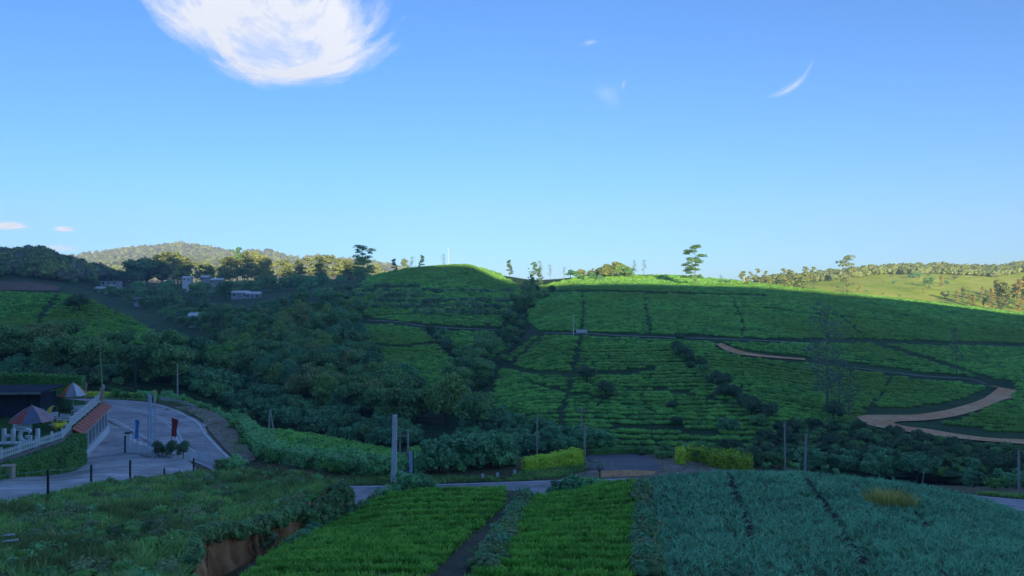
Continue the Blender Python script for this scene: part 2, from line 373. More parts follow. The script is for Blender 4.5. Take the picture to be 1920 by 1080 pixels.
g = ramp(n, f2, [(0.58, (0, 0, 0)), (0.66, (1, 1, 1))]); sp = n.nodes.new("ShaderNodeSeparateColor"); n.links.new(g, sp.inputs[0])
c = mixc(n, sp.outputs[0], c, (0.035, 0.04, 0.018))
principled(n, out, c, 0.95, 0.1, f1, 0.9, 0.25); M_RED = M_EARTH = m
edgeR = [tuple(BG[i, -1]) for i in range(4, 56)]
cut = wall_down("earth_cut", edgeR, 3.6, 0.9, M_RED, 1.7, 12)
TERRAIN.append((np.array([v.co[:] for v in cut.data.vertices]), grid_faces(12, len(edgeR))[:, ::-1]))
wall_down("bank_foot", [tuple(v) for v in BG[-1, 30:][::-1]], 3.4, 0.5, M_BANK, 4.1)

# ---------------------------------------------------------------- tracing helpers on the finished terrain
_v, _f, _k = [], [], 0
for V, Fc in TERRAIN:
    _v.append(V); _f.append(np.asarray(Fc) + _k); _k += len(V)
BVH = BVHTree.FromPolygons([tuple(v) for v in np.concatenate(_v)], [tuple(map(int, f)) for f in np.concatenate(_f)], all_triangles=False)
def gz(x, y, top=400.0):
    h = BVH.ray_cast(Vector((x, y, top)), Vector((0, 0, -1)))
    return h[0].z if h[0] else -60.0
def hit(px, py):
    d = PX(px, py, 1.0).normalized(); h = BVH.ray_cast(Vector((0, 0, 0)), d)
    return h[0]
def G(x, y, z=-18.4):
    d = -z * F / (y - 540); return ((x - 960) / F * d, d)
def resample(pts, n):
    P = np.array(pts, float); L = np.r_[0, np.cumsum(np.linalg.norm(np.diff(P, axis=0), axis=1))]; t = np.linspace(0, L[-1], n)
    return np.stack([np.interp(t, L, P[:, k]) for k in range(P.shape[1])], -1)
def smooth_line(pts, n):
    P = np.array(pts, float); L = np.r_[0, np.cumsum(np.linalg.norm(np.diff(P, axis=0), axis=1))]; t = np.linspace(0, L[-1], n)
    return np.stack([pchip(L, P[:, k], t) for k in range(P.shape[1])], -1)
def strip(name, A, B, n, mcols, mat, off, kind="structure", drape=True, z=None):
    A = np.array(A, float); B = np.array(B, float); t = np.linspace(0, len(A) - 1, n)
    A2 = np.stack([pchip(range(len(A)), A[:, k], t) for k in range(2)], -1); B2 = np.stack([pchip(range(len(B)), B[:, k], t) for k in range(2)], -1)
    V = []
    for i in range(n):
        for j in range(mcols):
            q = A2[i] + (B2[i] - A2[i]) * j / (mcols - 1); V.append((q[0], q[1], (gz(q[0], q[1]) if z is None else z) + off))
    o = link(name, mesh_np(name, V, grid_faces(n, mcols), mat, True)); return tag(o, kind=kind)
def ribbon(name, pts, w, off, mat, n=60, kind="structure", z=None, parent=None):
    P = smooth_line(pts, n); V = []
    for i in range(n):
        t = P[min(i + 1, n - 1)] - P[max(i - 1, 0)]; t /= np.linalg.norm(t); q = np.array([-t[1], t[0]]) * w / 2
        for s in (-1, 1):
            a = P[i] + q * s; V.append((a[0], a[1], (gz(a[0], a[1]) if z is None else z) + off))
    o = link(name, mesh_np(name, V, grid_faces(n, 2), mat, True), parent)
    if kind: tag(o, kind=kind)
    return o
def patch(name, poly, mat, off, z=-18.4):
    P = [G(x, y, z) for x, y in poly]; mb = MB(); mb.add([(x, y, z + off) for x, y in P], [tuple(range(len(P)))])
    return tag(mb.build(name, mat), kind="structure")

# ---------------------------------------------------------------- road, lay-by, yard, tracks
def asphaltmat(name, c, wear=0.3):
    m, n, out = newmat(name); p = position(n)
    f = noisetex(n, 0.25, 6, 0.65, p); f2 = noisetex(n, 9.0, 3, 0.6, p)
    a = n.nodes.new("ShaderNodeMath"); a.operation = 'MULTIPLY_ADD'; n.links.new(f2, a.inputs[0]); a.inputs[1].default_value = 0.3; n.links.new(f, a.inputs[2])
    col = ramp(n, a.outputs[0], [(0.45, tuple(v * (1 - wear) for v in c)), (0.65, c), (0.85, tuple(v * (1 + wear) for v in c))])
    principled(n, out, col, 0.75, 0.35, f2, 0.2, 0.02); return m
M_ROAD = asphaltmat("worn asphalt", (0.48, 0.39, 0.38), 0.45); M_FRESH = asphaltmat("dark asphalt", (0.2, 0.165, 0.17))
M_LINE = plain("white road paint", (0.85, 0.82, 0.8), 0.7, 0.2, 0.25, 1.5)
M_CONC = asphaltmat("stained concrete", (0.5, 0.43, 0.41), 0.62)
M_DUST = groundmat("dusty shoulder", [(0.36, (0.18, 0.12, 0.08)), (0.5, (0.32, 0.23, 0.16)), (0.64, (0.46, 0.36, 0.28))], 0.35, None, 0.6, 0.08, 2.0)
M_ORANGE = groundmat("orange gravel", [(0.36, (0.5, 0.2, 0.08)), (0.5, (0.75, 0.35, 0.15)), (0.64, (0.85, 0.48, 0.26))], 0.5, None, 0.7, 0.06, 3.0)
pairs = [((-200, 746), (-200, 782)), ((60, 748), (60, 785)), ((200, 750), (150, 787)), ((250, 752.5), (185, 788)), ((290, 757), (200, 790)), ((325, 766), (215, 797)), ((350, 777), (228, 804)),
         ((377, 792), (240, 811)), ((390, 812), (265, 824)), ((410, 835), (300, 842)), ((430, 855), (335, 860)), ((452, 871), (375, 880)), ((540, 897), (500, 928)), ((640, 912), (640, 965)),
         ((720, 911), (720, 952)), ((800, 909), (800, 944)), ((960, 904), (960, 938)), ((1100, 899), (1100, 935)), ((1250, 897), (1250, 934)), ((1500, 905), (1500, 937)), ((1750, 920), (1750, 945)),
         ((1850, 932), (1850, 955)), ((1920, 938), (1920, 962)), ((2300, 980), (2300, 1012))]
RO = [G(*a) for a, b in pairs]; RI = [G(*b) for a, b in pairs]; RC = [tuple((np.array(a) + b) / 2) for a, b in zip(RO, RI)]
road = strip("road", RO, RI, 160, 5, M_ROAD, 0.04)
mk = lambda fr: [tuple(np.array(o) * (1 - fr) + np.array(i) * fr) for o, i in zip(RO, RI)]
ribbon("road_marking", mk(0.05), 0.2, 0.065, M_LINE, 220)
ribbon("road_marking", mk(0.93), 0.2, 0.065, M_LINE, 220)
cl = [G(150, 761), G(207, 764), G(237, 767), G(265, 774), G(287, 781), G(305, 790), G(320, 802), G(329, 818), G(340, 836), G(380, 862), G(470, 905), G(560, 930), G(640, 943), G(720, 937)] + [mk(0.5)[i] for i in range(15, len(RO))]
ribbon("road_marking", cl, 0.18, 0.07, M_LINE, 240)
cl2 = [(x + 0.35, y + 0.30) for x, y in cl[3:11]]
ribbon("road_marking", cl2, 0.16, 0.07, M_LINE, 60)
patch("shoulder", [(325, 763), (352, 772), (380, 787), (394, 809), (413, 832), (433, 853), (456, 869), (480, 862), (452, 820), (430, 792), (400, 772), (360, 762)], M_DUST, 0.03)
strip("forecourt", [PX(137, 866, 79)[:2], PX(160, 842, 88)[:2], PX(187, 816, 96.5)[:2], PX(197, 791, 106)[:2]], [PX(345, 851, 84.5)[:2], PX(300, 842, 87.5)[:2], PX(262, 824, 94)[:2], PX(236, 809, 99)[:2]], 24, 16, M_CONC, 0.07)
yn = [PX(-400, 955, 50.3)[:2], PX(0, 945, 51.6)[:2], PX(90, 940, 53.1)[:2], PX(170, 922, 58.5)[:2], PX(250, 906, 64.1)[:2], PX(310, 895, 68.5)[:2], PX(372, 885, 73.1)[:2]]
yf = [PX(-400, 900, 61)[:2], PX(0, 897, 63)[:2], PX(70, 882, 71)[:2], PX(137, 866, 79)[:2], PX(200, 857, 83)[:2], PX(270, 852, 85)[:2], PX(345, 850, 84.5)[:2]]
strip("yard", yn, yf, 60, 16, M_CONC, 0.05)
ribbon("yard_kerb", yf, 0.28, 0.14, plain("pale kerb", (0.42, 0.4, 0.4)), 70)
patch("lay_by", [(1096, 860), (1110, 853), (1160, 851), (1196, 850), (1218, 858), (1234, 870), (1242, 881), (1190, 883), (1130, 882), (1100, 878)], M_FRESH, 0.045)
patch("dusty_verge", [(1060, 893), (1100, 884), (1130, 880), (1180, 848), (1262, 850), (1300, 866), (1360, 874), (1420, 880), (1420, 890), (1240, 896), (1100, 898)], M_DUST, 0.025)
patch("gravel_strip", [(1122, 884), (1180, 882), (1232, 885), (1225, 892), (1160, 894.5), (1122, 896)], M_ORANGE, 0.055)
patch("bare_earth", [(1010, 889), (1022, 876), (1040, 870), (1055, 878), (1050, 890), (1030, 895)], M_ORANGE, 0.05)

M_TRACK = groundmat("dirt track", [(0.36, (0.66, 0.24, 0.09)), (0.5, (0.86, 0.4, 0.18)), (0.64, (0.95, 0.55, 0.3))], 0.2, None, 0.7, 0.15, 1.2)
def pxstrip(name, A, B, n, mcols, mat, off):
    """a strip whose two edges are traced on the hillside"""
    A = smooth_line(A, n); B = smooth_line(B, n); V = []
    for i in range(n):
        for j in range(mcols):
            q = A[i] + (B[i] - A[i]) * j / (mcols - 1); h = hit(*q); V.append((h.x, h.y, h.z + off))
    return tag(link(name, mesh_np(name, V, grid_faces(n, mcols), mat, True)), kind="structure")
pxstrip("dirt_track", [(1850, 724), (1872, 727), (1845, 748), (1800, 764), (1750, 775), (1700, 780), (1650, 780), (1612, 780)], [(1905, 733), (1918, 741), (1880, 752), (1830, 772), (1770, 786), (1720, 791), (1690, 792), (1660, 798)], 60, 4, M_TRACK, 0.25)
pxstrip("dirt_track", [(1640, 781), (1606, 783), (1612, 793), (1640, 802), (1700, 812), (1780, 823), (1850, 830), (1960, 838)], [(1690, 790), (1672, 793), (1680, 797), (1700, 802), (1740, 807), (1800, 817), (1860, 824), (1960, 828)], 60, 4, M_TRACK, 0.3)
pxstrip("dirt_track", [(1343, 647), (1352, 654), (1370, 662), (1400, 668), (1440, 672), (1510, 677)], [(1352, 645), (1364, 650), (1385, 658), (1410, 664), (1450, 669), (1510, 674)], 30, 3, M_TRACK, 0.3)
M_PATH = groundmat("pale field path", [(0.36, (0.16, 0.18, 0.13)), (0.5, (0.28, 0.28, 0.22)), (0.64, (0.4, 0.38, 0.3))], 0.3, None, 0.5, 0.1, 2.0)
PATHS_LIGHT = [[(1020, 625), (1060, 626), (1110, 627), (1150, 630), (1210, 632), (1260, 634), (1330, 636), (1430, 640), (1560, 647)], [(1150, 678), (1200, 676), (1250, 676)],
               [(1600, 690), (1660, 698), (1740, 707), (1820, 712), (1850, 722)], [(690, 601), (740, 604), (790, 612), (850, 616), (940, 620)]]
for P in PATHS_LIGHT:
    pxstrip("field_path", [(x, y - 0.65) for x, y in P], [(x, y + 0.65) for x, y in P], 50, 2, M_PATH, 0.22)
M_PLOUGH = groundmat("ploughed terrace", [(0.36, (0.12, 0.06, 0.04)), (0.5, (0.22, 0.12, 0.08)), (0.64, (0.3, 0.18, 0.12))], 0.1, (0.2, 1.5, 1.5), 0.6, 0.3, 0.6)
pxstrip("ploughed_terrace", [(-60, 529), (40, 529), (85, 533), (112, 538)], [(-60, 545), (40, 546), (85, 547), (112, 546)], 30, 6, M_PLOUGH, 0.5)
# ---------------------------------------------------------------- foliage prototypes
def leaf_quads(C, N, size, rng, aspect=0.55, jit=0.35):
    n = len(C); s = size * (1 + jit * rng.standard_normal(n))[:, None]
    R = rng.standard_normal((n, 3)); T = np.cross(N, R); T /= np.linalg.norm(T, axis=1)[:, None] + 1e-9
    B = np.cross(N, T); B /= np.linalg.norm(B, axis=1)[:, None] + 1e-9
    V = np.stack([C - T * s * .5, C + B * s * .5 * aspect, C + T * s * .5, C - B * s * .5 * aspect], 1).reshape(-1, 3)
    return V, np.arange(4 * n).reshape(-1, 4)
def ellipsoid(c, r, nu=9, nv=6, rng=None, rough=0.15):
    V = []; Fc = []
    for j in range(nv + 1):
        th = math.pi * j / nv
        for i in range(nu):
            ph = 2 * math.pi * i / nu; k = 1 + (rng.uniform(-rough, rough) if rng is not None else 0)
            V.append((c[0] + r[0] * k * math.sin(th) * math.cos(ph), c[1] + r[1] * k * math.sin(th) * math.sin(ph), c[2] + r[2] * k * math.cos(th)))
    for j in range(nv):
        for i in range(nu): Fc.append((j * nu + i, (j + 1) * nu + i, (j + 1) * nu + (i + 1) % nu, j * nu + (i + 1) % nu))
    return np.array(V), np.array(Fc)
def crown_mesh(name, clumps, n_per, size, mat, seed, core=0.62, up=0.35, aspect=0.55):
    rng = np.random.default_rng(seed); Vs = []; Fs = []; k = 0
    for c, r in clumps:
        c = np.array(c, float); r = np.array(r, float)
        if core:
            V, Q = ellipsoid(c, r * core, 7, 5, rng, 0.2); Vs.append(V); Fs.append(Q + k); k += len(V)
        n = max(6, int(n_per * (r.prod() ** (1 / 3)) ** 2))
        d = rng.standard_normal((n, 3)); d /= np.linalg.norm(d, axis=1)[:, None]; d[:, 2] = np.where(d[:, 2] < -0.5, -d[:, 2], d[:, 2])
        rad = 0.62 + 0.45 * rng.random(n) ** 0.8
        C = c + d * r * rad[:, None]; N = d + np.array([0, 0, up]) + 0.75 * rng.standard_normal((n, 3)); N /= np.linalg.norm(N, axis=1)[:, None]
        V, Q = leaf_quads(C, N, size, rng, aspect); Vs.append(V); Fs.append(Q + k); k += len(V)
    return mesh_np(name, np.concatenate(Vs), np.concatenate(Fs), mat)
def trunk_mesh(name, h, r, limbs, mat, seed, lean=0.03, n=7):
    rg = random.Random(seed); mb = MB(); pts = [(0, 0, -0.6)]; rad = [r * 1.25]
    x = y = 0
    for i in range(1, 6):
        x += rg.uniform(-lean, lean) * h; y += rg.uniform(-lean, lean) * h; pts.append((x, y, h * i / 5)); rad.append(r * (1 - 0.16 * i))
    mb.tube(pts, rad, n)
    for (z0, tip, rr) in limbs:
        f = min(4.99, z0 / h * 5); i = int(f); a = Vector(pts[i]).lerp(Vector(pts[i + 1]), f - i); a.z = z0; b = Vector(tip); md = a.lerp(b, 0.55) + Vector((0, 0, 0.08 * (b - a).length))
        mb.tube([a, md, b], [rr, rr * 0.7, rr * 0.3], 5)
    return mesh_np(name, mb.v, mb.f, mat, True)

L_FOREST = leafmat("forest leaves", (0.022, 0.055, 0.02), (0.105, 0.185, 0.06), scale=0.25)
L_FOREST2 = leafmat("yellowish forest leaves", (0.03, 0.055, 0.018), (0.13, 0.2, 0.05), scale=0.3)
L_OLIVE = leafmat("olive leaves", (0.045, 0.06, 0.024), (0.15, 0.18, 0.06), scale=0.3)
L_BRIGHT = leafmat("bright leaves", (0.03, 0.08, 0.02), (0.10, 0.20, 0.045), scale=0.4)
L_BLUE = leafmat("bluish shrub leaves", (0.025, 0.075, 0.036), (0.085, 0.185, 0.08), scale=0.5)
L_BELT = leafmat("roadside shrub leaves", (0.03, 0.085, 0.035), (0.12, 0.24, 0.09), scale=0.8)
L_EUC = leafmat("eucalyptus leaves", (0.045, 0.06, 0.018), (0.16, 0.18, 0.05), scale=0.3)
L_DARK = leafmat("dark evergreen leaves", (0.016, 0.038, 0.02), (0.06, 0.10, 0.045), scale=0.6)
L_RUST = leafmat("dry rusty leaves", (0.07, 0.075, 0.02), (0.19, 0.15, 0.04), scale=0.2)
L_GREY = leafmat("greyish sparse leaves", (0.03, 0.055, 0.035), (0.085, 0.125, 0.08), scale=0.5)
L_TEA = leafmat("tea leaves", (0.032, 0.10, 0.026), (0.13, 0.27, 0.05), scale=0.5, streak=(0.12, 1.0, 1.0), big=0.016, patch=(0.26, 0.42, 0.05), trans=0.2)
L_CROP = leafmat("green crop leaves", (0.05, 0.13, 0.018), (0.14, 0.26, 0.045), scale=0.5, trans=0.3)
L_LEEK = leafmat("leek leaves", (0.03, 0.09, 0.045), (0.12, 0.255, 0.14), scale=0.4, trans=0.15)
L_GRASS = leafmat("rough grass blades", (0.045, 0.10, 0.026), (0.17, 0.25, 0.075), scale=0.35, trans=0.25, big=0.12, patch=(0.16, 0.14, 0.06))
L_WEED = leafmat("weed leaves", (0.03, 0.055, 0.02), (0.12, 0.15, 0.06), scale=0.8)
L_HEDGE = leafmat("golden hedge leaves", (0.06, 0.10, 0.012), (0.28, 0.33, 0.035), scale=1.6, trans=0.25)
L_DRY = leafmat("dry straw grass", (0.12, 0.12, 0.03), (0.3, 0.26, 0.08), scale=0.5)
M_BARK = plain("grey bark", (0.12, 0.10, 0.085), 0.9, 0.1, 0.4, 1.0); M_PALE = plain("pale eucalyptus bark", (0.32, 0.28, 0.23), 0.8, 0.15, 0.35, 0.6)

KINDS = {}
def kind_round(key, h, w, mat, seed, size=0.5, n_per=60, clumps=11, bark=None):
    rg = random.Random(seed); cl = []
    for i in range(clumps):
        a = rg.uniform(0, 6.28); q = rg.uniform(0.1, 0.8); zz = rg.uniform(0.38, 0.86); rr = w * rg.uniform(0.17, 0.27) * (1.15 - 0.5 * abs(zz - 0.6))
        cl.append(((math.cos(a) * w * 0.42 * q, math.sin(a) * w * 0.42 * q, h * zz), (rr, rr, rr * rg.uniform(0.7, 0.95))))
    cl.append(((0, 0, h * 0.62), (w * 0.3, w * 0.3, h * 0.27)))
    limbs = [(h * 0.25, (c[0] * 0.8, c[1] * 0.8, c[2]), w * 0.012) for c, r in cl[:5]]
    KINDS[key] = (trunk_mesh("trunk", h * 0.62, w * 0.035, limbs, bark or M_BARK, seed), crown_mesh("crown", cl, n_per, size, mat, seed), h)
def kind_tall(key, h, w, mat, seed, layers=7, base=0.35, size=0.7, n_per=34, flat=0.45, core=0.4, bark=None, sparse=1.0, taper=0.55, r=0.012, per=(2, 3, 3)):
    rg = random.Random(seed); cl = []; limbs = []
    for i in range(layers):
        f = base + (1 - base) * (i + 0.5) / layers; z = h * f; ww = w * (1 - taper * max(0, (f - 0.55) / 0.45)) * (0.75 + 0.5 * rg.random())
        for k in range(rg.choice(per)):
            a = rg.uniform(0, 6.28); q = ww * rg.uniform(0.18, 0.42); rr = w * rg.uniform(0.13, 0.24)
            c = (math.cos(a) * q, math.sin(a) * q, z + rg.uniform(-0.3, 0.5) * h / layers); cl.append((c, (rr, rr, rr * flat))); limbs.append((max(h * 0.1, z - 0.06 * h), c, h * 0.0035))
    cl.append(((0, 0, h * 0.96), (w * 0.16, w * 0.16, w * 0.12)))
    KINDS[key] = (trunk_mesh("trunk", h * 0.97, h * r, limbs, bark or M_PALE, seed, 0.012), crown_mesh("crown", cl, n_per * sparse, size, mat, seed, core), h)
for i in range(5): kind_round("forest%d" % i, 8.5, 8.0, [L_FOREST, L_FOREST2, L_OLIVE, L_FOREST, L_BLUE][i], 20 + i, 0.55, 75, 12)
kind_round("bright", 7.5, 8.0, L_BRIGHT, 31, 0.5, 75, 12)
for i in range(3): kind_round("shrub%d" % i, 3.4, 4.2, [L_BLUE, L_BLUE, L_FOREST][i], 40 + i, 0.42, 90, 9)
for i in range(3): kind_round("low%d" % i, 1.7, 2.2, [L_BELT, L_BRIGHT, L_WEED][i], 50 + i, 0.26, 170, 8)
kind_round("dark", 5.0, 5.5, L_DARK, 55, 0.45, 80, 10)
kind_round("topiary", 1.9, 2.0, L_DARK, 57, 0.14, 420, 12)
for i in range(4): kind_tall("euc%d" % i, 24, 11, L_EUC, 60 + i, 7, 0.34, 1.0, 22, 0.6, 0.55)
for i in range(3): kind_tall("slim%d" % i, 16, 7, [L_OLIVE, L_DARK, L_FOREST][i], 70 + i, 8, 0.2, 0.5, 44, 0.7, 0.5, per=(3, 4))
kind_tall("umbrella", 22, 10, L_FOREST, 80, 7, 0.4, 0.6, 44, 0.45, 0.45, taper=-0.2, per=(3, 4))
kind_tall("wisp", 14, 6.5, L_GREY, 82, 12, 0.2, 0.32, 30, 0.6, 0.0)
kind_tall("wisp1", 14, 5.5, L_GREY, 83, 9, 0.38, 0.32, 40, 0.6, 0.0)
kind_tall("tiered", 25, 14, L_FOREST, 86, 9, 0.12, 0.6, 60, 0.4, 0.5, taper=0.1, per=(3, 4))
kind_tall("tiered1", 25, 12, L_OLIVE, 88, 10, 0.2, 0.6, 36, 0.35, 0.3, taper=0.0, per=(2, 3))
kind_tall("rusty", 20, 7, L_RUST, 90, 8, 0.25, 0.9, 20, 0.7, 0.4)
def plant(key, pos, scale, label, cat="tree", group=None, name="tree", rz=None, trunk=True, sx=1.0):
    tr, cr, h = KINDS[key]
    o = thing(name, label, cat, pos, random.uniform(0, 6.28) if rz is None else rz, group); o.scale = (scale * sx, scale * sx, scale)
    if trunk: link("trunk" if cat == "tree" else "stem", tr, o)
    link("crown" if cat == "tree" else "foliage", cr, o); return o
def plant_px(key, x, ytop, d, label, cat="tree", group=None, name="tree", sx=1.0, ybase=None):
    """a plant standing on the terrain at depth d whose top reaches row ytop"""
    X = (x - 960) / F * d; z = gz(X, d); top = yz(ytop, d); s = max(0.1, (top - z) / KINDS[key][2])
    return plant(key, (X, d, z), s, label, cat, group, name, sx=sx)

# scatter of uncountable plants
def scatter(name, P, S, RZ, protos, label, cat, tilt=0.0):
    P = np.asarray(P, np.float32); n = len(P)
    me = bpy.data.meshes.new(name); me.vertices.add(n); me.vertices.foreach_set("co", P.ravel())
    a = me.attributes.new("s", 'FLOAT', 'POINT'); a.data.foreach_set("value", np.asarray(S, np.float32))
    R = np.stack([RNG.normal(0, tilt + 1e-6, n), RNG.normal(0, tilt + 1e-6, n), np.asarray(RZ)], -1).astype(np.float32)
    a = me.attributes.new("r", 'FLOAT_VECTOR', 'POINT'); a.data.foreach_set("vector", R.ravel())
    a = me.attributes.new("k", 'INT', 'POINT'); a.data.foreach_set("value", RNG.integers(0, len(protos), n).astype(np.int32))
    o = link(name, me); tag(o, label, cat, kind="stuff")
    ng = bpy.data.node_groups.new(name, 'GeometryNodeTree')
    ng.interface.new_socket("Geometry", in_out='INPUT', socket_type='NodeSocketGeometry'); ng.interface.new_socket("Geometry", in_out='OUTPUT', socket_type='NodeSocketGeometry')
    gi = ng.nodes.new("NodeGroupInput"); go = ng.nodes.new("NodeGroupOutput"); jn = ng.nodes.new("GeometryNodeJoinGeometry")
    def attr(nm, t):
        q = ng.nodes.new("GeometryNodeInputNamedAttribute"); q.data_type = t; q.inputs[0].default_value = nm; return q.outputs[0]
    s_, r_, k_ = attr("s", 'FLOAT'), attr("r", 'FLOAT_VECTOR'), attr("k", 'INT')
    for i, pm in enumerate(protos):
        po = bpy.data.objects.new(name + "_plant", pm)
        oi = ng.nodes.new("GeometryNodeObjectInfo"); oi.inputs["Object"].default_value = po; oi.inputs["As Instance"].default_value = True
        ip = ng.nodes.new("GeometryNodeInstanceOnPoints"); cmp = ng.nodes.new("FunctionNodeCompare"); cmp.data_type = 'INT'; cmp.operation = 'EQUAL'
        ng.links.new(k_, cmp.inputs[2]); cmp.inputs[3].default_value = i
        ng.links.new(gi.outputs[0], ip.inputs["Points"]); ng.links.new(cmp.outputs[0], ip.inputs["Selection"]); ng.links.new(oi.outputs["Geometry"], ip.inputs["Instance"])
        ng.links.new(r_, ip.inputs["Rotation"]); ng.links.new(s_, ip.inputs["Scale"]); ng.links.new(ip.outputs[0], jn.inputs[0])
    ng.links.new(jn.outputs[0], go.inputs[0])
    md = o.modifiers.new("plants", 'NODES'); md.node_group = ng
    return o
def blades(name, n, h, w, spread, bend, mat, seed, seg=2):
    """a tuft of bent strap leaves"""
    rng = np.random.default_rng(seed); V = []; Q = []
    for i in range(n):
        a = rng.uniform(0, 6.28); r0 = spread * math.sqrt(rng.random()) * 0.5; hh = h * rng.uniform(0.6, 1.1); b = bend * rng.uniform(0.3, 1.2) * hh
        ca, sa = math.cos(a), math.sin(a); t = rng.uniform(0, 6.28); px, py = -math.sin(a + 0.4 * t) * w / 2, math.cos(a + 0.4 * t) * w / 2; k = len(V)
        for j in range(seg + 1):
            f = j / seg; q = (1.0, 0.9, 0.12)[j] if seg == 2 else 1 - f
            cxx, cyy, zz = ca * (r0 + b * f * f), sa * (r0 + b * f * f), hh * (f - 0.25 * (b / hh) * f * f)
            V += [(cxx - px * q, cyy - py * q, zz), (cxx + px * q, cyy + py * q, zz)]
        for j in range(seg): Q.append((k + 2 * j, k + 2 * j + 1, k + 2 * j + 3, k + 2 * j + 2))
    return mesh_np(name, V, np.array(Q), mat)
def bush_proto(name, r, h, n, size, mat, seed, sx=1.0, asp=0.6):
    rng = np.random.default_rng(seed); V0, Q0 = ellipsoid((0, 0, h * 0.35), (r * 0.85 * sx, r * 0.85, h * 0.5), 7, 5, rng, 0.12)
    d = rng.standard_normal((n, 3)); d /= np.linalg.norm(d, axis=1)[:, None]; d[:, 2] = np.abs(d[:, 2])
    C = np.array([0, 0, h * 0.35]) + d * np.array([r * sx, r, h * 0.62]) * (0.85 + 0.25 * rng.random((n, 1)))
    N = d + np.array([0, 0, 0.5]) + 0.5 * rng.standard_normal((n, 3)); N /= np.linalg.norm(N, axis=1)[:, None]
    V1, Q1 = leaf_quads(C, N, size, rng, asp)
    return mesh_np(name, np.concatenate([V0, V1]), np.concatenate([Q0, Q1 + len(V0)]), mat)
# ---------------------------------------------------------------- tea, crops, grass: uncountable ground cover
FIELD_A = [(440, 1110), (470, 1080), (540, 1022), (600, 988), (650, 962), (720, 930), (850, 920), (945, 921), (948, 945), (918, 980), (858, 1030), (812, 1080), (780, 1120)]
FIELD_B = [(850, 1120), (885, 1080), (932, 1020), (975, 962), (1000, 937), (1130, 914), (1196, 904), (1190, 960), (1196, 1020), (1186, 1080), (1180, 1120)]
FIELD_C = [(1245, 1130), (1240, 1080), (1228, 1000), (1211, 899), (1350, 886), (1500, 889), (1650, 902), (1740, 914), (1840, 938), (1920, 965), (2150, 1010), (2350, 1130)]
FURROWS = [[(1368, 893), (1385, 935), (1398, 975), (1410, 1016)], [(1510, 898), (1545, 945), (1585, 1005), (1622, 1056)], [(1680, 918), (1705, 950), (1738, 988)]]
def field_points(poly, d0, d1, X0, X1, row, step, jx, jd, lines=(), lw=3.0, rowjit=0.0):
    pts = []
    for i, d in enumerate(np.arange(d0, d1, row)):
        X = np.arange(X0, X1, step); X = X + RNG.normal(0, jx, len(X)); Y = d + RNG.normal(0, jd, len(X)) + 0.35 * np.sin(X * 0.23 + 1.3)
        pts.append(np.stack([X, Y], -1))
    P = np.concatenate(pts); Z = np.array([gz(x, y) for x, y in P]); P3 = np.c_[P, Z]; x, y = to_px(P3)
    ok = pip(poly, x, y)
    for L in lines: ok &= dist_poly(L, x, y) > lw * (30.0 / P3[:, 1] + 0.4)
    return P3[ok]
# soil sheets follow the ground, plants on top
crop = [blades("crop_plant", 30, 0.32, 0.075, 0.34, 0.55, L_CROP, 100 + i) for i in range(4)]
for poly in (FIELD_A, FIELD_B):
    P = field_points(poly, 25, 67, -24, 14, 0.40, 0.24, 0.06, 0.10)
    bed = 0.5 + 0.5 * np.cos(2 * math.pi * (P[:, 1] + 0.5 * np.sin(P[:, 0] * 0.21) + 0.06 * P[:, 0]) / 2.1); keep = RNG.random(len(P)) < 0.25 + 0.85 * bed; P = P[keep]; bed = bed[keep]; P[:, 2] += 0.30 * bed - 0.08
    lab = "bright green leafy crop in close rows, " + ("left field beside the earth cut" if poly is FIELD_A else "middle field beside the blue-green leeks")
    scatter("vegetable_crop", P - [0, 0, 0.03], RNG.uniform(0.7, 1.12, len(P)) * (0.7 + 0.4 * bed), RNG.uniform(0, 6.28, len(P)), crop, lab, "crop", 0.12)
leek = [blades("leek_plant", 12, 0.40, 0.055, 0.14, 0.9, L_LEEK, 110 + i) for i in range(4)]
P = field_points(FIELD_C, 25, 68, 3, 72, 0.40, 0.33, 0.10, 0.08, FURROWS, 5.0)
keep = np.array([not (pip([(1625, 925), (1700, 925), (1720, 955), (1640, 955)], np.array([a]), np.array([b]))[0]) for a, b in zip(*to_px(P))])
P = P[keep]
scatter("leek_crop", P - [0, 0, 0.03], RNG.uniform(0.6, 1.2, len(P)) * np.array([1 + 0.25 * noise.noise(Vector((p[0] * 0.5, p[1] * 0.5, 2.0))) for p in P]), RNG.uniform(0, 6.28, len(P)), leek, "blue-green leek crop covering the wide field at lower right", "crop", 0.2)

# rough grass on the bank and verges
grass = [blades("grass_tuft", 16, 0.42, 0.035, 0.35, 0.7, L_GRASS, 120 + i) for i in range(3)] + [blades("weed_tuft", 12, 0.5, 0.09, 0.4, 0.6, L_GRASS, 125)]
pts = []
U = RNG.random((30000, 2)); ii = 3 + U[:, 0] * 51.9; jj = 14 + U[:, 1] * 54.9
i0 = ii.astype(int); j0 = jj.astype(int); fi = (ii - i0)[:, None]; fj = (jj - j0)[:, None]
Pg = (BG[i0, j0] * (1 - fi) + BG[i0 + 1, j0] * fi) * (1 - fj) + (BG[i0, j0 + 1] * (1 - fi) + BG[i0 + 1, j0 + 1] * fi) * fj
dens = np.array([noise.fractal(Vector((p[0] / 2.5, p[1] / 2.5, 8.0)), 0.8, 2.0, 3) for p in Pg])
Pg = Pg[dens > -0.35 + 0.5 * (RNG.random(len(Pg)) - 0.5)]
scatter("rough_grass", Pg - [0, 0, 0.04], RNG.uniform(0.45, 1.25, len(Pg)), RNG.uniform(0, 6.28, len(Pg)), grass, "rough weedy grass over the bank at lower left", "grass", 0.3)
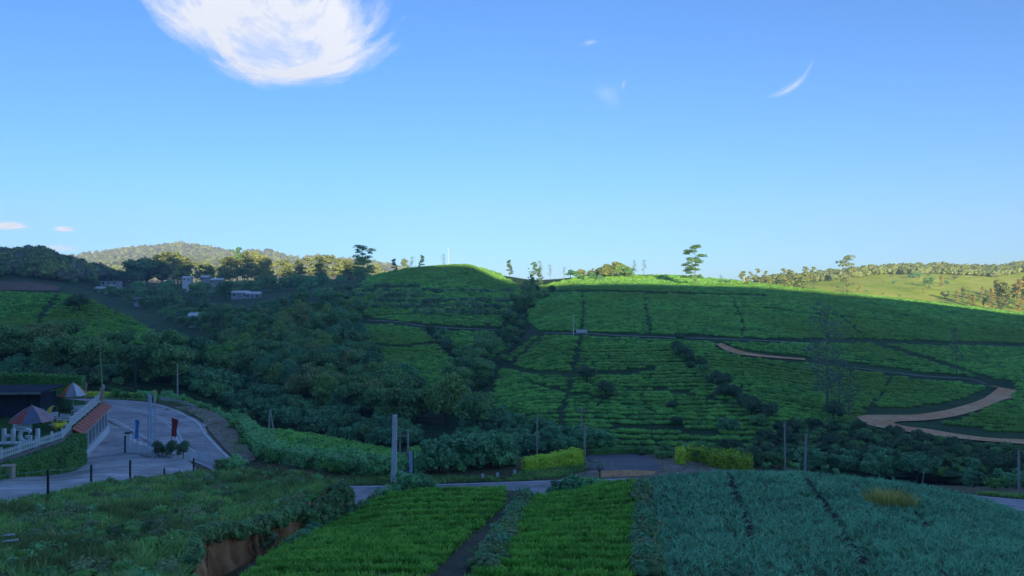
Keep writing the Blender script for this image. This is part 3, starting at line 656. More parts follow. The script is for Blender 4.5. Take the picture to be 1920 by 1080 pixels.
# hanging weeds over the cut face (right, shaded part) and its rim
ed = [Vector(e) for e in edgeR]; Ph = []
for q in range(3400):
    f = RNG.random(); i = min(int((0.02 + 0.98 * f ** 0.33) * (len(ed) - 1)), len(ed) - 2); p = ed[i].lerp(ed[i + 1], RNG.random()); frac = i / len(ed)
    drop = RNG.random() ** (0.55 if frac > 0.70 else 3.0) * (3.2 if frac > 0.70 else 0.45)
    Ph.append((p.x + (0.5 if frac > 0.70 else 0.05) + RNG.normal(0, 0.16) + 0.10 * drop, p.y - 0.2 + RNG.normal(0, 0.16), p.z - drop + 0.1))
scatter("hanging_weeds", Ph, RNG.uniform(0.5, 1.1, len(Ph)), RNG.uniform(0, 6.28, len(Ph)), [bush_proto("weed", 0.3, 0.45, 26, 0.2, L_FOREST, 131), bush_proto("weed", 0.28, 0.4, 26, 0.17, L_WEED, 132)], "dark weeds hanging over the cut edge of the grass bank", "weeds", 0.5)
# grass along the road verges and behind the fields
def verge(poly_px, n, z=-18.4):
    out = []
    xs = [p[0] for p in poly_px]; ys = [p[1] for p in poly_px]
    while len(out) < n:
        x, y = random.uniform(min(xs), max(xs)), random.uniform(min(ys), max(ys))
        if pip(poly_px, np.array([x]), np.array([y]))[0]:
            h = hit(x, y)
            if h: out.append(h[:])
    return out
Pv = verge([(640, 892), (900, 894), (960, 896), (960, 903), (640, 910)], 900) + verge([(960, 892), (1000, 880), (1100, 872), (1100, 880), (1050, 895), (965, 902)], 900) + verge([(300, 770), (360, 764), (400, 770), (440, 800), (470, 850), (440, 850), (400, 800), (350, 770)], 500) \
   + verge([(170, 742), (300, 745), (380, 770), (300, 752), (170, 748)], 300) + verge([(1840, 925), (1930, 930), (1930, 936), (1830, 927)], 300)
Pv = np.array(Pv); scatter("verge_grass", Pv, RNG.uniform(0.3, 0.8, len(Pv)), RNG.uniform(0, 6.28, len(Pv)), grass, "short patchy grass along the road verges", "grass", 0.3)
# weedy strips between the fields
def strip_pts(L, w0, w1, n):
    P = resample(L, 200); out = []
    for i in range(n):
        t = random.random(); q = P[int(t * 199)]; w = w0 + (w1 - w0) * t
        h = hit(q[0] + random.gauss(0, w * 0.5), q[1])
        if h: out.append(h[:])
    return np.array(out)
weeds = [bush_proto("weed", 0.42, 0.6, 40, 0.2, L_WEED, 141), bush_proto("weed", 0.36, 0.7, 36, 0.17, L_BLUE, 142), blades("weed_tuft", 14, 0.7, 0.06, 0.4, 0.5, L_GRASS, 143)]
S1 = strip_pts([(905, 1075), (945, 1010), (965, 965), (985, 930)], 22, 7, 420); S2 = strip_pts([(1214, 1080), (1210, 1020), (1204, 960), (1203, 912)], 20, 6, 520)
S3 = strip_pts([(540, 1030), (600, 995), (650, 970), (715, 935)], 8, 5, 200)
Pw = np.concatenate([S1, S2, S3]); scatter("field_weeds", Pw, RNG.uniform(0.3, 1.0, len(Pw)) ** 1.0 * RNG.uniform(0.7, 1.5, len(Pw)), RNG.uniform(0, 6.28, len(Pw)), weeds, "straggly weeds on the narrow strips between the crop fields", "weeds", 0.3)
M_FOOT = groundmat("trodden path", [(0.36, (0.05, 0.04, 0.025)), (0.5, (0.10, 0.08, 0.05)), (0.64, (0.15, 0.12, 0.08))], 0.5, None, 0.6, 0.08, 3.0)
pxstrip("footpath", [(795, 1120), (816, 1080), (860, 1033), (905, 995), (945, 950)], [(860, 1120), (872, 1080), (900, 1040), (930, 1000), (953, 950)], 40, 4, M_FOOT, 0.06)
pxstrip("footpath", [(1190, 1110), (1192, 1060), (1197, 1000), (1196, 910)], [(1238, 1110), (1236, 1060), (1224, 1000), (1209, 910)], 40, 4, M_FOOT, 0.06)
for L in FURROWS:
    k = 34; pxstrip("furrow", [(x - 7, y) for x, y in L], [(x + 7, y) for x, y in L], k, 2, M_SOIL, 0.04)

# tea
TEA_POLYS = [
    [(1005, 540), (1100, 518), (1250, 517), (1400, 530), (1560, 547), (1920, 588), (2300, 630), (2300, 800), (1920, 745), (1880, 752), (1830, 772), (1770, 788), (1800, 806), (1920, 822), (2300, 850), (2300, 870), (1920, 842), (1700, 815), (1605, 796), (1560, 790), (1480, 800), (1400, 845), (1160, 850), (1060, 830), (950, 800), (925, 760), (930, 715), (960, 665), (1015, 625), (990, 600)],
    [(680, 612), (720, 608), (790, 616), (830, 660), (870, 700), (855, 735), (800, 755), (770, 742), (730, 700), (690, 660)],
    [(690, 520), (780, 503), (870, 497), (930, 512), (985, 545), (960, 615), (880, 612), (800, 608), (720, 600), (640, 585)],
    [(820, 622), (950, 624), (965, 640), (900, 690), (880, 680), (830, 640)],
    [(-300, 560), (0, 550), (110, 552), (170, 563), (250, 603), (300, 631), (358, 664), (340, 676), (200, 672), (0, 668), (-300, 680)]]
TEA_POLYS.append([(1880, 756), (1930, 745), (2300, 800), (2300, 845), (1920, 818), (1800, 802), (1775, 792), (1830, 776)])
TEA_GAPS = [([(1092, 552), (1094, 580), (1092, 610), (1086, 640), (1076, 690), (1062, 750), (1048, 805)], 3.6), ([(1207, 555), (1212, 580), (1218, 610), (1222, 630)], 3.0), ([(1371, 558), (1385, 585), (1396, 615), (1391, 627)], 3.0),
            ([(1552, 575), (1590, 605), (1625, 638)], 2.2), ([(1020, 625), (1110, 627), (1210, 632), (1330, 635), (1430, 640), (1560, 640), (1700, 643), (1920, 648)], 3.2), ([(1012, 550), (1100, 547), (1300, 552), (1440, 556)], 2.4),
            ([(960, 690), (1000, 700), (1040, 702), (1090, 703), (1180, 700), (1230, 692)], 2.6), ([(1640, 645), (1700, 662), (1790, 690), (1890, 725)], 2.6), ([(1343, 647), (1400, 666), (1510, 676), (1600, 688), (1700, 703), (1800, 712), (1900, 726)], 4.5),
            ([(1672, 706), (1655, 740), (1632, 770)], 2.6), ([(1000, 720), (1060, 738), (1140, 748)], 1.8), ([(1015, 630), (985, 660), (950, 690)], 3.0), ([(108, 556), (80, 590), (62, 630), (56, 650)], 3.5), ([(60, 648), (200, 648), (340, 652)], 1.6),
            ([(1150, 805), (1250, 806), (1350, 812)], 1.8), ([(690, 648), (760, 650), (820, 642)], 1.6), ([(1890, 731), (1845, 750), (1790, 772), (1720, 784), (1640, 787)], 9.0), ([(1625, 788), (1700, 806), (1800, 820), (1970, 834)], 6.5), ([(1140, 735), (1250, 735), (1370, 755)], 1.4)]
def tea_points(dlo, dhi, row, step):
    out = []
    d = dlo
    while d < dhi:
        X = np.arange(-1400 / F * d, 1500 / F * d, step); X = X + RNG.normal(0, 0.12, len(X))
        Y = d + 1.6 * np.sin(X * 0.045 + d * 0.02) + 0.9 * np.sin(X * 0.11 + 2.0) + RNG.normal(0, 0.10, len(X)); out.append(np.stack([X, Y], -1)); d += row * (1 + 0.15 * math.sin(d * 1.7))
    P = np.concatenate(out); xx = 960 + P[:, 0] / P[:, 1] * F
    P = P[(xx > -330) & (xx < 2250)]
    Z = np.array([gz(x, y) for x, y in P]); P = np.c_[P, Z]; x, y = to_px(P)
    ok = np.zeros(len(P), bool)
    for T in TEA_POLYS: ok |= pip(T, x, y)
    for L, w in TEA_GAPS: ok &= dist_poly(L, x, y) > w * np.clip(230 / P[:, 1], 0.7, 1.6) * 1.6
    ok &= RNG.random(len(P)) > 0.03
    return P[ok]
teab = [bush_proto("tea_bush", 0.62, 0.85, 64, 0.3, L_TEA, 150 + i, 1.7) for i in range(4)]
Pt = np.concatenate([tea_points(112, 300, 2.75, 1.0), tea_points(300, 462, 4.0, 1.5)])
scatter("tea_bushes", Pt - [0, 0, 0.05], RNG.uniform(0.75, 1.2, len(Pt)) * np.where(Pt[:, 1] > 300, 1.45, 1.0), RNG.normal(0, 0.12, len(Pt)) + math.pi * (RNG.random(len(Pt)) > 0.5), teab, "clipped tea bushes in contour rows on the opposite slopes", "tea")
# the small tea slope just beyond the road
SMALL = [[(470, 800), (540, 806), (620, 824), (730, 850), (735, 870), (600, 862), (500, 845)], [(780, 836), (860, 832), (850, 862), (780, 864)]]
Q = []
for d in np.arange(84, 114, 1.7):
    X = np.arange(-42, -5, 0.9); Y = d + 0.10 * X + RNG.normal(0, 0.1, len(X)); Q.append(np.stack([X + RNG.normal(0, 0.1, len(X)), Y], -1))
Q = np.concatenate(Q); Q = np.c_[Q, [gz(a, b) for a, b in Q]]; x, y = to_px(Q); Q = Q[pip(SMALL[0], x, y) | pip(SMALL[1], x, y)]
scatter("tea_bushes", Q - [0, 0, 0.05], RNG.uniform(0.7, 1.1, len(Q)), RNG.normal(0, 0.15, len(Q)), teab, "clipped tea bushes on the small slope just beyond the roadside shrubs", "tea")

# taller weeds and scrubby patches over the bank
Pb = []
while len(Pb) < 1500:
    i, j = int(RNG.integers(4, 55)), int(RNG.integers(14, 69)); p = BG[i, j]
    if noise.fractal(Vector((p[0] / 4.0, p[1] / 4.0, 31.0)), 0.8, 2.0, 3) > -0.05 + 0.25 * RNG.random(): Pb.append(p + RNG.normal(0, 0.35, 3) * [1, 1, 0])
Pb = np.array(Pb); scatter("bank_weeds", Pb - [0, 0, 0.06], RNG.uniform(0.45, 1.35, len(Pb)), RNG.uniform(0, 6.28, len(Pb)), [bush_proto("weed", 0.38, 0.5, 40, 0.16, L_BRIGHT, 171), bush_proto("weed", 0.42, 0.55, 40, 0.18, L_WEED, 172), blades("straw_tuft", 16, 0.6, 0.03, 0.4, 0.6, L_DRY, 173), bush_proto("weed", 0.35, 0.4, 36, 0.15, L_BELT, 174)], "leafy weeds and straw tufts dotted over the grass bank", "weeds", 0.3)
# ---------------------------------------------------------------- trees and shrubs, one object each
rf = random.Random(11)
def pts_in(poly, n, mind, tries=6000, key=lambda x, y: 1.0):
    out = []; xs = [p[0] for p in poly]; ys = [p[1] for p in poly]
    for _ in range(tries):
        x, y = rf.uniform(min(xs), max(xs)), rf.uniform(min(ys), max(ys))
        if pip(poly, np.array([x]), np.array([y]))[0] and all((x - a)**2 + ((y - b) * 1.4)**2 > (mind * key(x, y))**2 for a, b in out):
            out.append((x, y))
            if len(out) >= n: break
    return sorted(out, key=lambda p: p[1])
def grove(poly, n, mind, kinds, s0, s1, label, group, name="tree", cat="tree", sink=0.0):
    for x, y in pts_in(poly, n, mind):
        h = hit(x, y)
        if h: plant(rf.choice(kinds), (h.x, h.y, h.z - sink), rf.uniform(s0, s1), label + ", " + zone(poly, x, y), cat, group, name)
def grove_stuff(name, poly, n, mind, kinds, s0, s1, label, cat, sink=0.3):
    Q = [hit(x, y) for x, y in pts_in(poly, n, mind)]; Q = np.array([q[:] for q in Q if q]) - [0, 0, sink]
    scatter(name, Q, RNG.uniform(s0, s1, len(Q)), RNG.uniform(0, 6.28, len(Q)), [KINDS[k][1] for k in kinds], label, cat)
def zone(poly, x, y):
    xs = sorted(p[0] for p in poly); ys = sorted(p[1] for p in poly); u = (x - xs[0]) / (xs[-1] - xs[0]); v = (y - ys[0]) / (ys[-1] - ys[0])
    return ("upper ", "middle ", "lower ")[min(2, int(v * 3))] + ("left", "centre", "right")[min(2, int(u * 3))]
FOREST = [(372, 706), (400, 660), (440, 632), (500, 600), (560, 585), (610, 592), (650, 610), (676, 628), (690, 668), (715, 705), (752, 735), (790, 765), (785, 800), (730, 800), (660, 792), (600, 770), (540, 745), (480, 725), (420, 712)]
grove(FOREST, 125, 19, ["forest0", "forest1", "forest2", "forest3", "forest4", "forest0"], 0.7, 1.08, "rounded dark tree in the dense wood on the valley slope", "dense wood on the valley slope", sink=0.6)
grove_stuff("young_woodland", [(470, 596), (540, 560), (600, 560), (660, 578), (690, 600), (640, 598), (560, 584)], 26, 13, ["forest0", "forest4", "shrub2"], 0.5, 0.85, "dark young woodland above the dense wood, below the terraces", "woodland")
# named crowns that stand out of the wood
h = hit(748, 772); plant("bright", h, 1.12, "bright green dome-shaped tree at the lower right edge of the wood", "tree", None, "tree")
h = hit(838, 800); plant("forest1", h, 1.15, "big dark round tree right of the bright dome-shaped tree", "tree", None, "tree")
h = hit(893, 818); plant("forest3", h, 1.0, "dark tree at the foot of the ravine below the tea slope", "tree", None, "tree")
h = hit(405, 706); plant("bright", h, 0.92, "green round-crowned tree left of the wood, below the left tea slope", "tree", None, "tree")
h = hit(617, 650); plant("wisp", h, 0.45, "pale grey-leaved tree standing out in the dark wood", "tree", None, "tree", sx=1.6)
h = hit(455, 660); plant("shrub0", h, 1.5, "pale bluish round tree on the left flank of the wood", "tree", None, "tree")
# valley scrub
grove_stuff("valley_scrub", [(370, 712), (480, 730), (600, 776), (700, 805), (780, 808), (790, 838), (700, 842), (600, 818), (500, 795), (455, 790), (410, 755), (350, 735)], 120, 14, ["shrub0", "shrub1", "shrub0", "shrub2"], 0.75, 1.25, "bushy blue-green scrub filling the valley bottom", "scrub")
grove_stuff("slope_scrub", [(0, 672), (200, 680), (345, 682), (372, 712), (345, 732), (250, 722), (180, 725), (0, 712), (-80, 700)], 85, 13, ["shrub0", "shrub2", "shrub1", "forest0"], 0.55, 1.0, "leafy scrub in the belt below the left tea slope", "scrub")
grove([(0, 655), (90, 655), (150, 672), (140, 705), (0, 690)], 9, 28, ["forest2", "forest0", "shrub0"], 0.7, 1.0, "large leafy tree above the dark hall roof at the left edge", "trees above the dark hall", "tree", "tree", 0.5)
grove([(95, 700), (165, 690), (185, 735), (150, 745), (90, 735)], 7, 20, ["dark", "forest0"], 0.8, 1.1, "very dark tree behind the garden terrace", "dark trees behind the garden terrace", "tree", "tree", 0.4)
# roadside belt outside the bend and along the straight
for i, (x, y) in enumerate(resample([(205, 742), (270, 742), (330, 747), (385, 757), (420, 772), (436, 800), (452, 830), (480, 858), (530, 868), (600, 880), (660, 886), (730, 890)], 54)):
    P = PX(x, y, 18.4 * F / (y - 540 + 6)); d = P.y
    plant(rf.choice(["low0", "low0", "low1"]), (P.x + rf.gauss(0, 0.7) + (0.9 if y > 760 else 0), d + rf.gauss(0, 0.6) + 1.2, gz(P.x, d) - 0.4), rf.uniform(0.75, 1.2) * (1.0 if i > 20 else 0.9), "light green leafy shrub in the tall belt " + ("behind the guard rail of the bend" if i < 16 else "at the right-hand turn of the bend" if i < 31 else "along the straight left of the concrete pole"), "shrub", "tall shrub belt outside the bend", "shrub")
for i, (x, y) in enumerate(resample([(775, 893), (840, 892), (900, 886), (960, 880)], 18)):
    P = PX(x, y, 18.4 * F / (y - 540)); plant(rf.choice(["low0", "low0", "shrub0"]), (P.x, P.y + 2 + rf.gauss(0, 0.5), gz(P.x, P.y + 2) - 0.4), rf.uniform(0.8, 1.15), "dark leafy shrub beside the road right of the concrete pole", "shrub", "shrubs right of the concrete pole", "shrub")
grove([(870, 800), (930, 782), (975, 800), (1060, 815), (1130, 830), (1165, 838), (1090, 850), (1000, 850), (960, 868), (880, 878), (845, 858)], 62, 15, ["shrub0", "shrub1", "shrub0"], 0.55, 0.95, "blue-green shrub in the thicket behind the left golden hedge", "thicket behind the left golden hedge", "shrub", "shrub", 0.3)
grove([(1440, 868), (1560, 862), (1700, 872), (1800, 880), (1925, 895), (1925, 918), (1850, 918), (1740, 906), (1640, 895), (1500, 884), (1420, 880)], 70, 15, ["shrub0", "shrub1", "low0", "low1"], 0.55, 0.95, "leafy shrub in the belt behind the leek field", "shrub belt behind the leek field", "shrub", "shrub", 0.25)
grove_stuff("low_scrub", [(1150, 852), (1400, 850), (1430, 815), (1480, 800), (1600, 800), (1700, 822), (1800, 835), (1960, 850), (1960, 892), (1700, 870), (1440, 874)], 230, 10, ["shrub2", "dark", "shrub2"], 0.3, 0.6, "low dark scrub along the foot of the main tea slope", "scrub")
# ravines and field-edge shrub lines
def shrub_stuff(sname, L, n, jit, kinds, s0, s1, label):
    Q = [hit(x + rf.gauss(0, jit), y + rf.gauss(0, jit * 0.5)) for x, y in resample(L, n)]; Q = np.array([q[:] for q in Q if q]) - [0, 0, 0.3]
    scatter(sname, Q, RNG.uniform(s0, s1, len(Q)), RNG.uniform(0, 6.28, len(Q)), [KINDS[k][1] for k in kinds], label, "scrub")
def shrub_line(L, n, jit, kinds, s0, s1, label, group, name="shrub", cat="shrub"):
    for x, y in resample(L, n):
        h = hit(x + rf.gauss(0, jit), y + rf.gauss(0, jit * 0.5))
        if h: plant(rf.choice(kinds), (h.x, h.y, h.z - 0.3), rf.uniform(s0, s1), label, cat, group, name)
shrub_stuff("ravine_scrub", [(1010, 545), (985, 575), (970, 605), (958, 635), (930, 665), (905, 690), (880, 722), (862, 748), (845, 775)], 78, 12, ["shrub2", "dark", "forest0", "shrub0"], 0.55, 1.0, "dark bushes filling the ravine between the domed hill and the main tea slope")
shrub_line([(1000, 540), (992, 560), (985, 590)], 10, 8, ["slim1", "dark", "slim2"], 0.45, 0.7, "dark slender tree at the head of the ravine", "trees at the ravine head", "tree", "tree")
shrub_line([(808, 618), (825, 640), (848, 662), (878, 688), (900, 705)], 26, 5, ["shrub2", "dark", "shrub0"], 0.5, 0.85, "bush on the diagonal gully of the domed hill's tea", "diagonal gully on the domed hill")
shrub_line([(1268, 648), (1280, 668), (1298, 692), (1320, 705), (1350, 725), (1385, 750), (1410, 775), (1425, 800)], 30, 7, ["dark", "shrub2", "dark"], 0.45, 0.9, "dark bush in the gully on the main tea slope", "gully on the main tea slope")
for L in ([(640, 541), (700, 541), (780, 541)], [(600, 549), (700, 549), (830, 549), (960, 549)], [(700, 566), (790, 570), (860, 566), (960, 568)], [(690, 577), (780, 580), (860, 577), (965, 580)], [(650, 558), (720, 558), (790, 558)], [(780, 590), (860, 589), (960, 592)]):
    P = resample(L, 70); Q = np.array([hit(x + rf.gauss(0, 1.5), y + rf.gauss(0, 0.8))[:] for x, y in P])
    scatter("hedgerow", Q - [0, 0, 0.2], RNG.uniform(0.8, 1.9, len(Q)), RNG.uniform(0, 6.28, len(Q)), [bush_proto("hedge_bush", 1.5, 1.5, 60, 0.5, L_DARK, 160), bush_proto("hedge_bush", 1.4, 1.7, 60, 0.5, L_FOREST, 161)], "dark hedgerow along a contour terrace of the domed hill", "hedgerow")
for (x, y, s, lab) in [(1138, 745, 0.75, "round dark bush with pale stones in the middle of the main tea slope"), (1102, 720, 0.9, "dark bush beside the steep path on the main tea slope"), (1262, 770, 0.45, "small dark bush low on the main tea slope"), (1270, 800, 0.4, "smallest dark bush near the foot of the main tea slope"), (148, 585, 1.05, "dark clump of trees on top of the left tea slope"), (1365, 812, 0.8, "grey-green bush standing alone at the right foot of the main slope"), (168, 645, 0.4, "small dark bush low on the left tea slope beside the leaning pole")]:
    h = hit(x, y); plant("dark" if s != 0.8 else "shrub0", h, s, lab, "shrub" if s < 1 else "tree", None, "bush" if s < 1 else "tree", sx=1.3)
# tall thin grey trees on the right slope
for (x, yt, yb, k, lab) in [(1550, 575, 772, "wisp", "tallest thin grey tree left of the dirt track's bend"), (1572, 655, 782, "wisp", "shorter thin grey tree just right of the tallest one"), (1532, 640, 735, "wisp1", "thin grey tree just left of the tallest one"), (1592, 690, 785, "wisp", "greyish tree closest to the dirt track's bend"), (1793, 618, 705, "wisp1", "solitary bare-looking tree on the right tea slope above the track")]:
    h = hit(x, yb); hh = (yb - yt) / F * h.y; plant(k, h, hh / 14, lab, "tree", None, "tree")
h = hit(1562, 790); plant("dark", h, 0.85, "dark bush at the foot of the tall thin grey trees", "shrub", None, "bush")
# skyline trees
SKY = [("umbrella", 681, 464, 520, 1.0, "tall umbrella-crowned tree rising above the lit forest"), ("slim1", 740, 486, 470, 1.25, "dark slender tree left of the domed hill's shoulder"), ("slim0", 762, 488, 520, 0.9, "pale conical tree on the shoulder of the domed hill"),
       ("wisp1", 773, 482, 480, 1.0, "thin sparse tree on the shoulder of the domed hill"), ("slim1", 790, 479, 474, 1.1, "two-stemmed dark tree nearest the domed hill's top"), ("wisp", 831, 477, 463, 0.9, "grey sparse tree beside the lattice mast"), ("slim1", 956, 488, 470, 1.1, "dark bent tree in the saddle right of the domed hill"),
       ("slim2", 1000, 492, 455, 1.35, "broad dark tree at the head of the ravine on the skyline"), ("wisp1", 1012, 490, 468, 1.0, "thin tree just right of the broad ravine-head tree"), ("wisp1", 1031, 497, 470, 0.9, "small slim skyline tree left of the hilltop copse"), ("wisp1", 1058, 501, 470, 0.8, "tiny sparse skyline tree left of the hilltop copse"),
       ("tiered", 1302, 461, 400, 1.0, "big tiered tree standing alone on the main hill's crest"), ("wisp1", 1190, 489, 468, 1.0, "left of two feathery trees right of the hilltop copse"), ("wisp1", 1207, 488, 468, 0.9, "right of two feathery trees right of the hilltop copse"),
       ("tiered1", 1587, 483, 520, 1.0, "tall open-branched tree in front of the sunlit ridge"), ("wisp", 1352, 516, 430, 1.2, "small round-topped tree right of the big tiered tree"), ("wisp1", 1525, 535, 430, 1.4, "small dark tree at the crest left of the open-branched tree")]
for k, x, yt, d, sx, lab in SKY: plant_px(k, x, yt, d, lab, "tree", None, "tree", sx)
rf2 = random.Random(5)
for i in range(24):
    x = rf2.uniform(1070, 1182); d = rf2.uniform(440, 462); plant_px(rf2.choice(["forest2", "forest4", "slim0", "forest0"]), x, 512 - 14 * math.exp(-((x - 1155) / 28)**2) - rf2.uniform(0, 8), d, "sunlit bushy tree in the copse on the main hill's crest", "tree", "copse on the main hill's crest", "tree", 1.25)
for i in range(16):
    x = rf2.uniform(1315, 1400); d = rf2.uniform(425, 450); plant_px(rf2.choice(["forest2", "shrub0", "forest4"]), x, 523 + rf2.uniform(0, 6) + (x - 1340) * 0.06, d, "low bushy tree on the crest right of the big tiered tree", "tree", "low trees on the right crest", "tree", 1.4)
h = hit(1065, 522)
for i in range(14):
    x = rf2.uniform(1060, 1130); hh = hit(x, rf2.uniform(518, 528)); plant("shrub0" if i % 3 else "low2", hh, rf2.uniform(0.5, 0.9), "rusty or green scrub bush below the hilltop copse", "shrub", "scrub below the hilltop copse", "bush")
# eucalyptus forest catching the sun left of the domed hill, and shaded trees before it
for i in range(96):
    x = rf2.uniform(285, 735); d = rf2.uniform(640, 790) if x < 640 else rf2.uniform(560, 700)
    yt = 474 + 14 * abs(math.sin(x * 0.02)) + rf2.uniform(-4, 10) + (8 if 350 < x < 420 else 0) + max(0, (x - 560) * 0.09)
    plant_px(rf2.choice(["euc0", "euc1", "euc2", "euc3"]), x, yt, d, "tall eucalyptus tree with sunlit crown, " + ("left part" if x < 430 else "middle part" if x < 580 else "right part") + " of the forest left of the domed hill", "tree", "sunlit eucalyptus forest", "tree", rf2.uniform(0.9, 1.25))
Q = []
for i in range(60):
    x = rf2.uniform(230, 720); d = rf2.uniform(520, 620); X = (x - 960) / F * d; Q.append((X, d, gz(X, d) - 1))
scatter("shaded_woodland", np.array(Q), RNG.uniform(0.8, 1.7, len(Q)), RNG.uniform(0, 6.28, len(Q)), [KINDS["forest0"][1], KINDS["forest3"][1], KINDS["forest4"][1]], "dark shaded woodland below the sunlit eucalyptus forest", "woodland")
plant_px("umbrella", 445, 467, 700, "tall thin tree with a small flat crown left of the forest", "tree", None, "tree", 0.7)
for i, (x, yt, d) in enumerate([(178, 490, 640), (135, 495, 640), (105, 487, 600), (25, 470, 610), (40, 474, 615), (210, 500, 640), (275, 480, 660), (262, 485, 650)]):
    plant_px(rf2.choice(["forest0", "forest4", "dark"]), x, yt, d, ["dark round tree on the slope at far left, %s" % w for w in ("right of the brow", "on the falling ridge", "tallest on the brow's right", "leftmost on the brow", "second on the brow", "above the white house", "before the lit forest", "just left of the lit forest")][i], "tree", None, "tree", 1.2)
grove_stuff("side_valley_woodland", [(-40, 500), (60, 500), (140, 512), (230, 540), (330, 560), (430, 590), (480, 600), (420, 640), (330, 610), (260, 575), (180, 552), (100, 522), (0, 522)], 190, 8, ["forest0", "forest3", "shrub2", "dark"], 0.45, 1.0, "dark woodland on the shaded slopes of the side valley", "woodland")
# right-hand sunlit ridge
Q = []
for i in range(110):
    x = rf2.uniform(1385, 1530); d = rf2.uniform(560, 760); X = (x - 960) / F * d; Q.append((X, d, gz(X, d) - 1))
scatter("sunlit_woodland", np.array(Q), RNG.uniform(0.35, 0.75, len(Q)), RNG.uniform(0, 6.28, len(Q)), [KINDS["euc1"][1], KINDS["forest2"][1], KINDS["forest1"][1]], "sunlit woodland left of the pasture on the right ridge", "woodland")
for i in range(44):
    x = rf2.uniform(1780, 2000); d = rf2.uniform(540, 700); yt = 562 - (x - 1780) * 0.20 + rf2.uniform(-22, 18)
    if yz(yt, d) - gz((x - 960) / F * d, d) > 3: plant_px(rf2.choice(["rusty", "rusty", "euc0", "rusty"]), x, yt, d, "slender rust-tinted tree on the sunlit slope at far right", "tree", "rusty trees at far right", "tree", 0.9)
for i in range(26):
    x = rf2.uniform(1550, 1800); y = rf2.uniform(512, 560); h = hit(x, y)
    if h and h.y > 520: plant(rf2.choice(["rusty", "forest2", "forest4", "shrub0"]), h, rf2.uniform(0.25, 0.75), "scattered small tree on the sunlit pasture of the right ridge", "tree", "scattered trees on the sunlit pasture", "tree", sx=1.3)
h = hit(1742, 538); plant("forest0", h, 1.1, "dark round tree in the middle of the sunlit pasture", "tree", None, "tree", sx=1.3)
# woods that read as one mass on the far ridges
def wood(name, poly, n, protos, s0, s1, label, sink=1.0):
    Q = []; xs = [p[0] for p in poly]; ys = [p[1] for p in poly]
    while len(Q) < n:
        x, y = rf.uniform(min(xs), max(xs)), rf.uniform(min(ys), max(ys))
        if pip(poly, np.array([x]), np.array([y]))[0]:
            h = hit(x, y)
            if h and h.y > 480: Q.append(h[:])
    Q = np.array(Q); scatter(name, Q - [0, 0, 1.0], RNG.uniform(s0, s1, n), RNG.uniform(0, 6.28, n), protos, label, "woodland")
fw = [KINDS["euc0"][1], KINDS["forest2"][1], KINDS["forest4"][1], KINDS["rusty"][1]]
def lowpoly(name, mat, seed, w=9, h=9):
    rg = random.Random(seed); cl = [((rg.uniform(-.3, .3) * w, rg.uniform(-.3, .3) * w, h * rg.uniform(0.4, 0.75)), (w * .26, w * .26, h * .26)) for _ in range(7)]
    return crown_mesh(name, cl, 9, 1.6, mat, seed, 0.8)
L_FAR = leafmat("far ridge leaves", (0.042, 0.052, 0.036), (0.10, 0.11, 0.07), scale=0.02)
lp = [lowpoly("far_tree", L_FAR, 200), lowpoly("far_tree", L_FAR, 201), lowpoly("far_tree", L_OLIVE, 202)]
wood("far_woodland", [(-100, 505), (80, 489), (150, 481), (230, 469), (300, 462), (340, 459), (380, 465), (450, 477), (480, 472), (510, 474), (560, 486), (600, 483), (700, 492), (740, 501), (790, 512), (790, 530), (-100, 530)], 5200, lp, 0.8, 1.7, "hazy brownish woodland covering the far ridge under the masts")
wood("pasture_scrub", [(1540, 535), (1700, 516), (1920, 520), (1920, 585), (1750, 562), (1600, 548)], 110, [KINDS["low2"][1], KINDS["low1"][1]], 0.4, 1.1, "low scrub dotted over the sunlit pasture")
wood("ridge_woodland", [(1400, 534), (1450, 527), (1560, 516), (1650, 506), (1760, 503), (1860, 507), (1925, 498), (1925, 512), (1860, 520), (1760, 514), (1650, 516), (1560, 527), (1450, 536)], 900, [lp[2], lowpoly("far_tree", L_OLIVE, 203), lowpoly("far_tree", L_EUC, 204)], 0.6, 1.1, "green woodland along the top of the sunlit right ridge")
# ---------------------------------------------------------------- garden terrace, kiosk and their furniture
M_WHITE = plain("white painted wood", (0.8, 0.8, 0.8), 0.55, 0.4, 0.12, 1.5); M_WALL = plain("weathered wall", (0.3, 0.28, 0.27), 0.9, 0.15, 0.4, 0.6)
M_GLASS = plain("dark glass", (0.03, 0.035, 0.045), 0.15, 0.5, 0.3, 0.8); M_RED = plain("faded red sheet", (0.62, 0.13, 0.07), 0.6, 0.3, 0.25, 0.7)
M_ORANGE2 = plain("orange canvas", (0.75, 0.26, 0.09), 0.8, 0.2, 0.15); M_GREYC = plain("grey canvas", (0.42, 0.38, 0.42), 0.8, 0.2, 0.15); M_BLUEC = plain("slate blue canvas", (0.2, 0.22, 0.3), 0.8, 0.2, 0.15)
M_REDC = plain("red canvas", (0.6, 0.14, 0.12), 0.8, 0.2, 0.15); M_PINK = plain("pink canvas", (0.66, 0.38, 0.38), 0.8, 0.2, 0.15); M_WHITEC = plain("white canvas", (0.78, 0.78, 0.78), 0.8, 0.2, 0.1)
M_STEEL = plain("galvanised steel", (0.42, 0.43, 0.45), 0.45, 0.5, 0.2, 1.5, 0.6); M_DARKM = plain("dark iron", (0.045, 0.045, 0.05), 0.6, 0.4, 0.3); M_WOODP = plain("weathered pole wood", (0.5, 0.45, 0.4), 0.85, 0.15, 0.35, 1.2)
M_POLEC = plain("pale concrete pole", (0.78, 0.76, 0.74), 0.85, 0.2, 0.2, 2.0); M_SKYB = plain("light blue paint", (0.42, 0.6, 0.75), 0.5, 0.4, 0.15); M_YEL = plain("yellow paint", (0.78, 0.66, 0.12), 0.55, 0.4, 0.15)
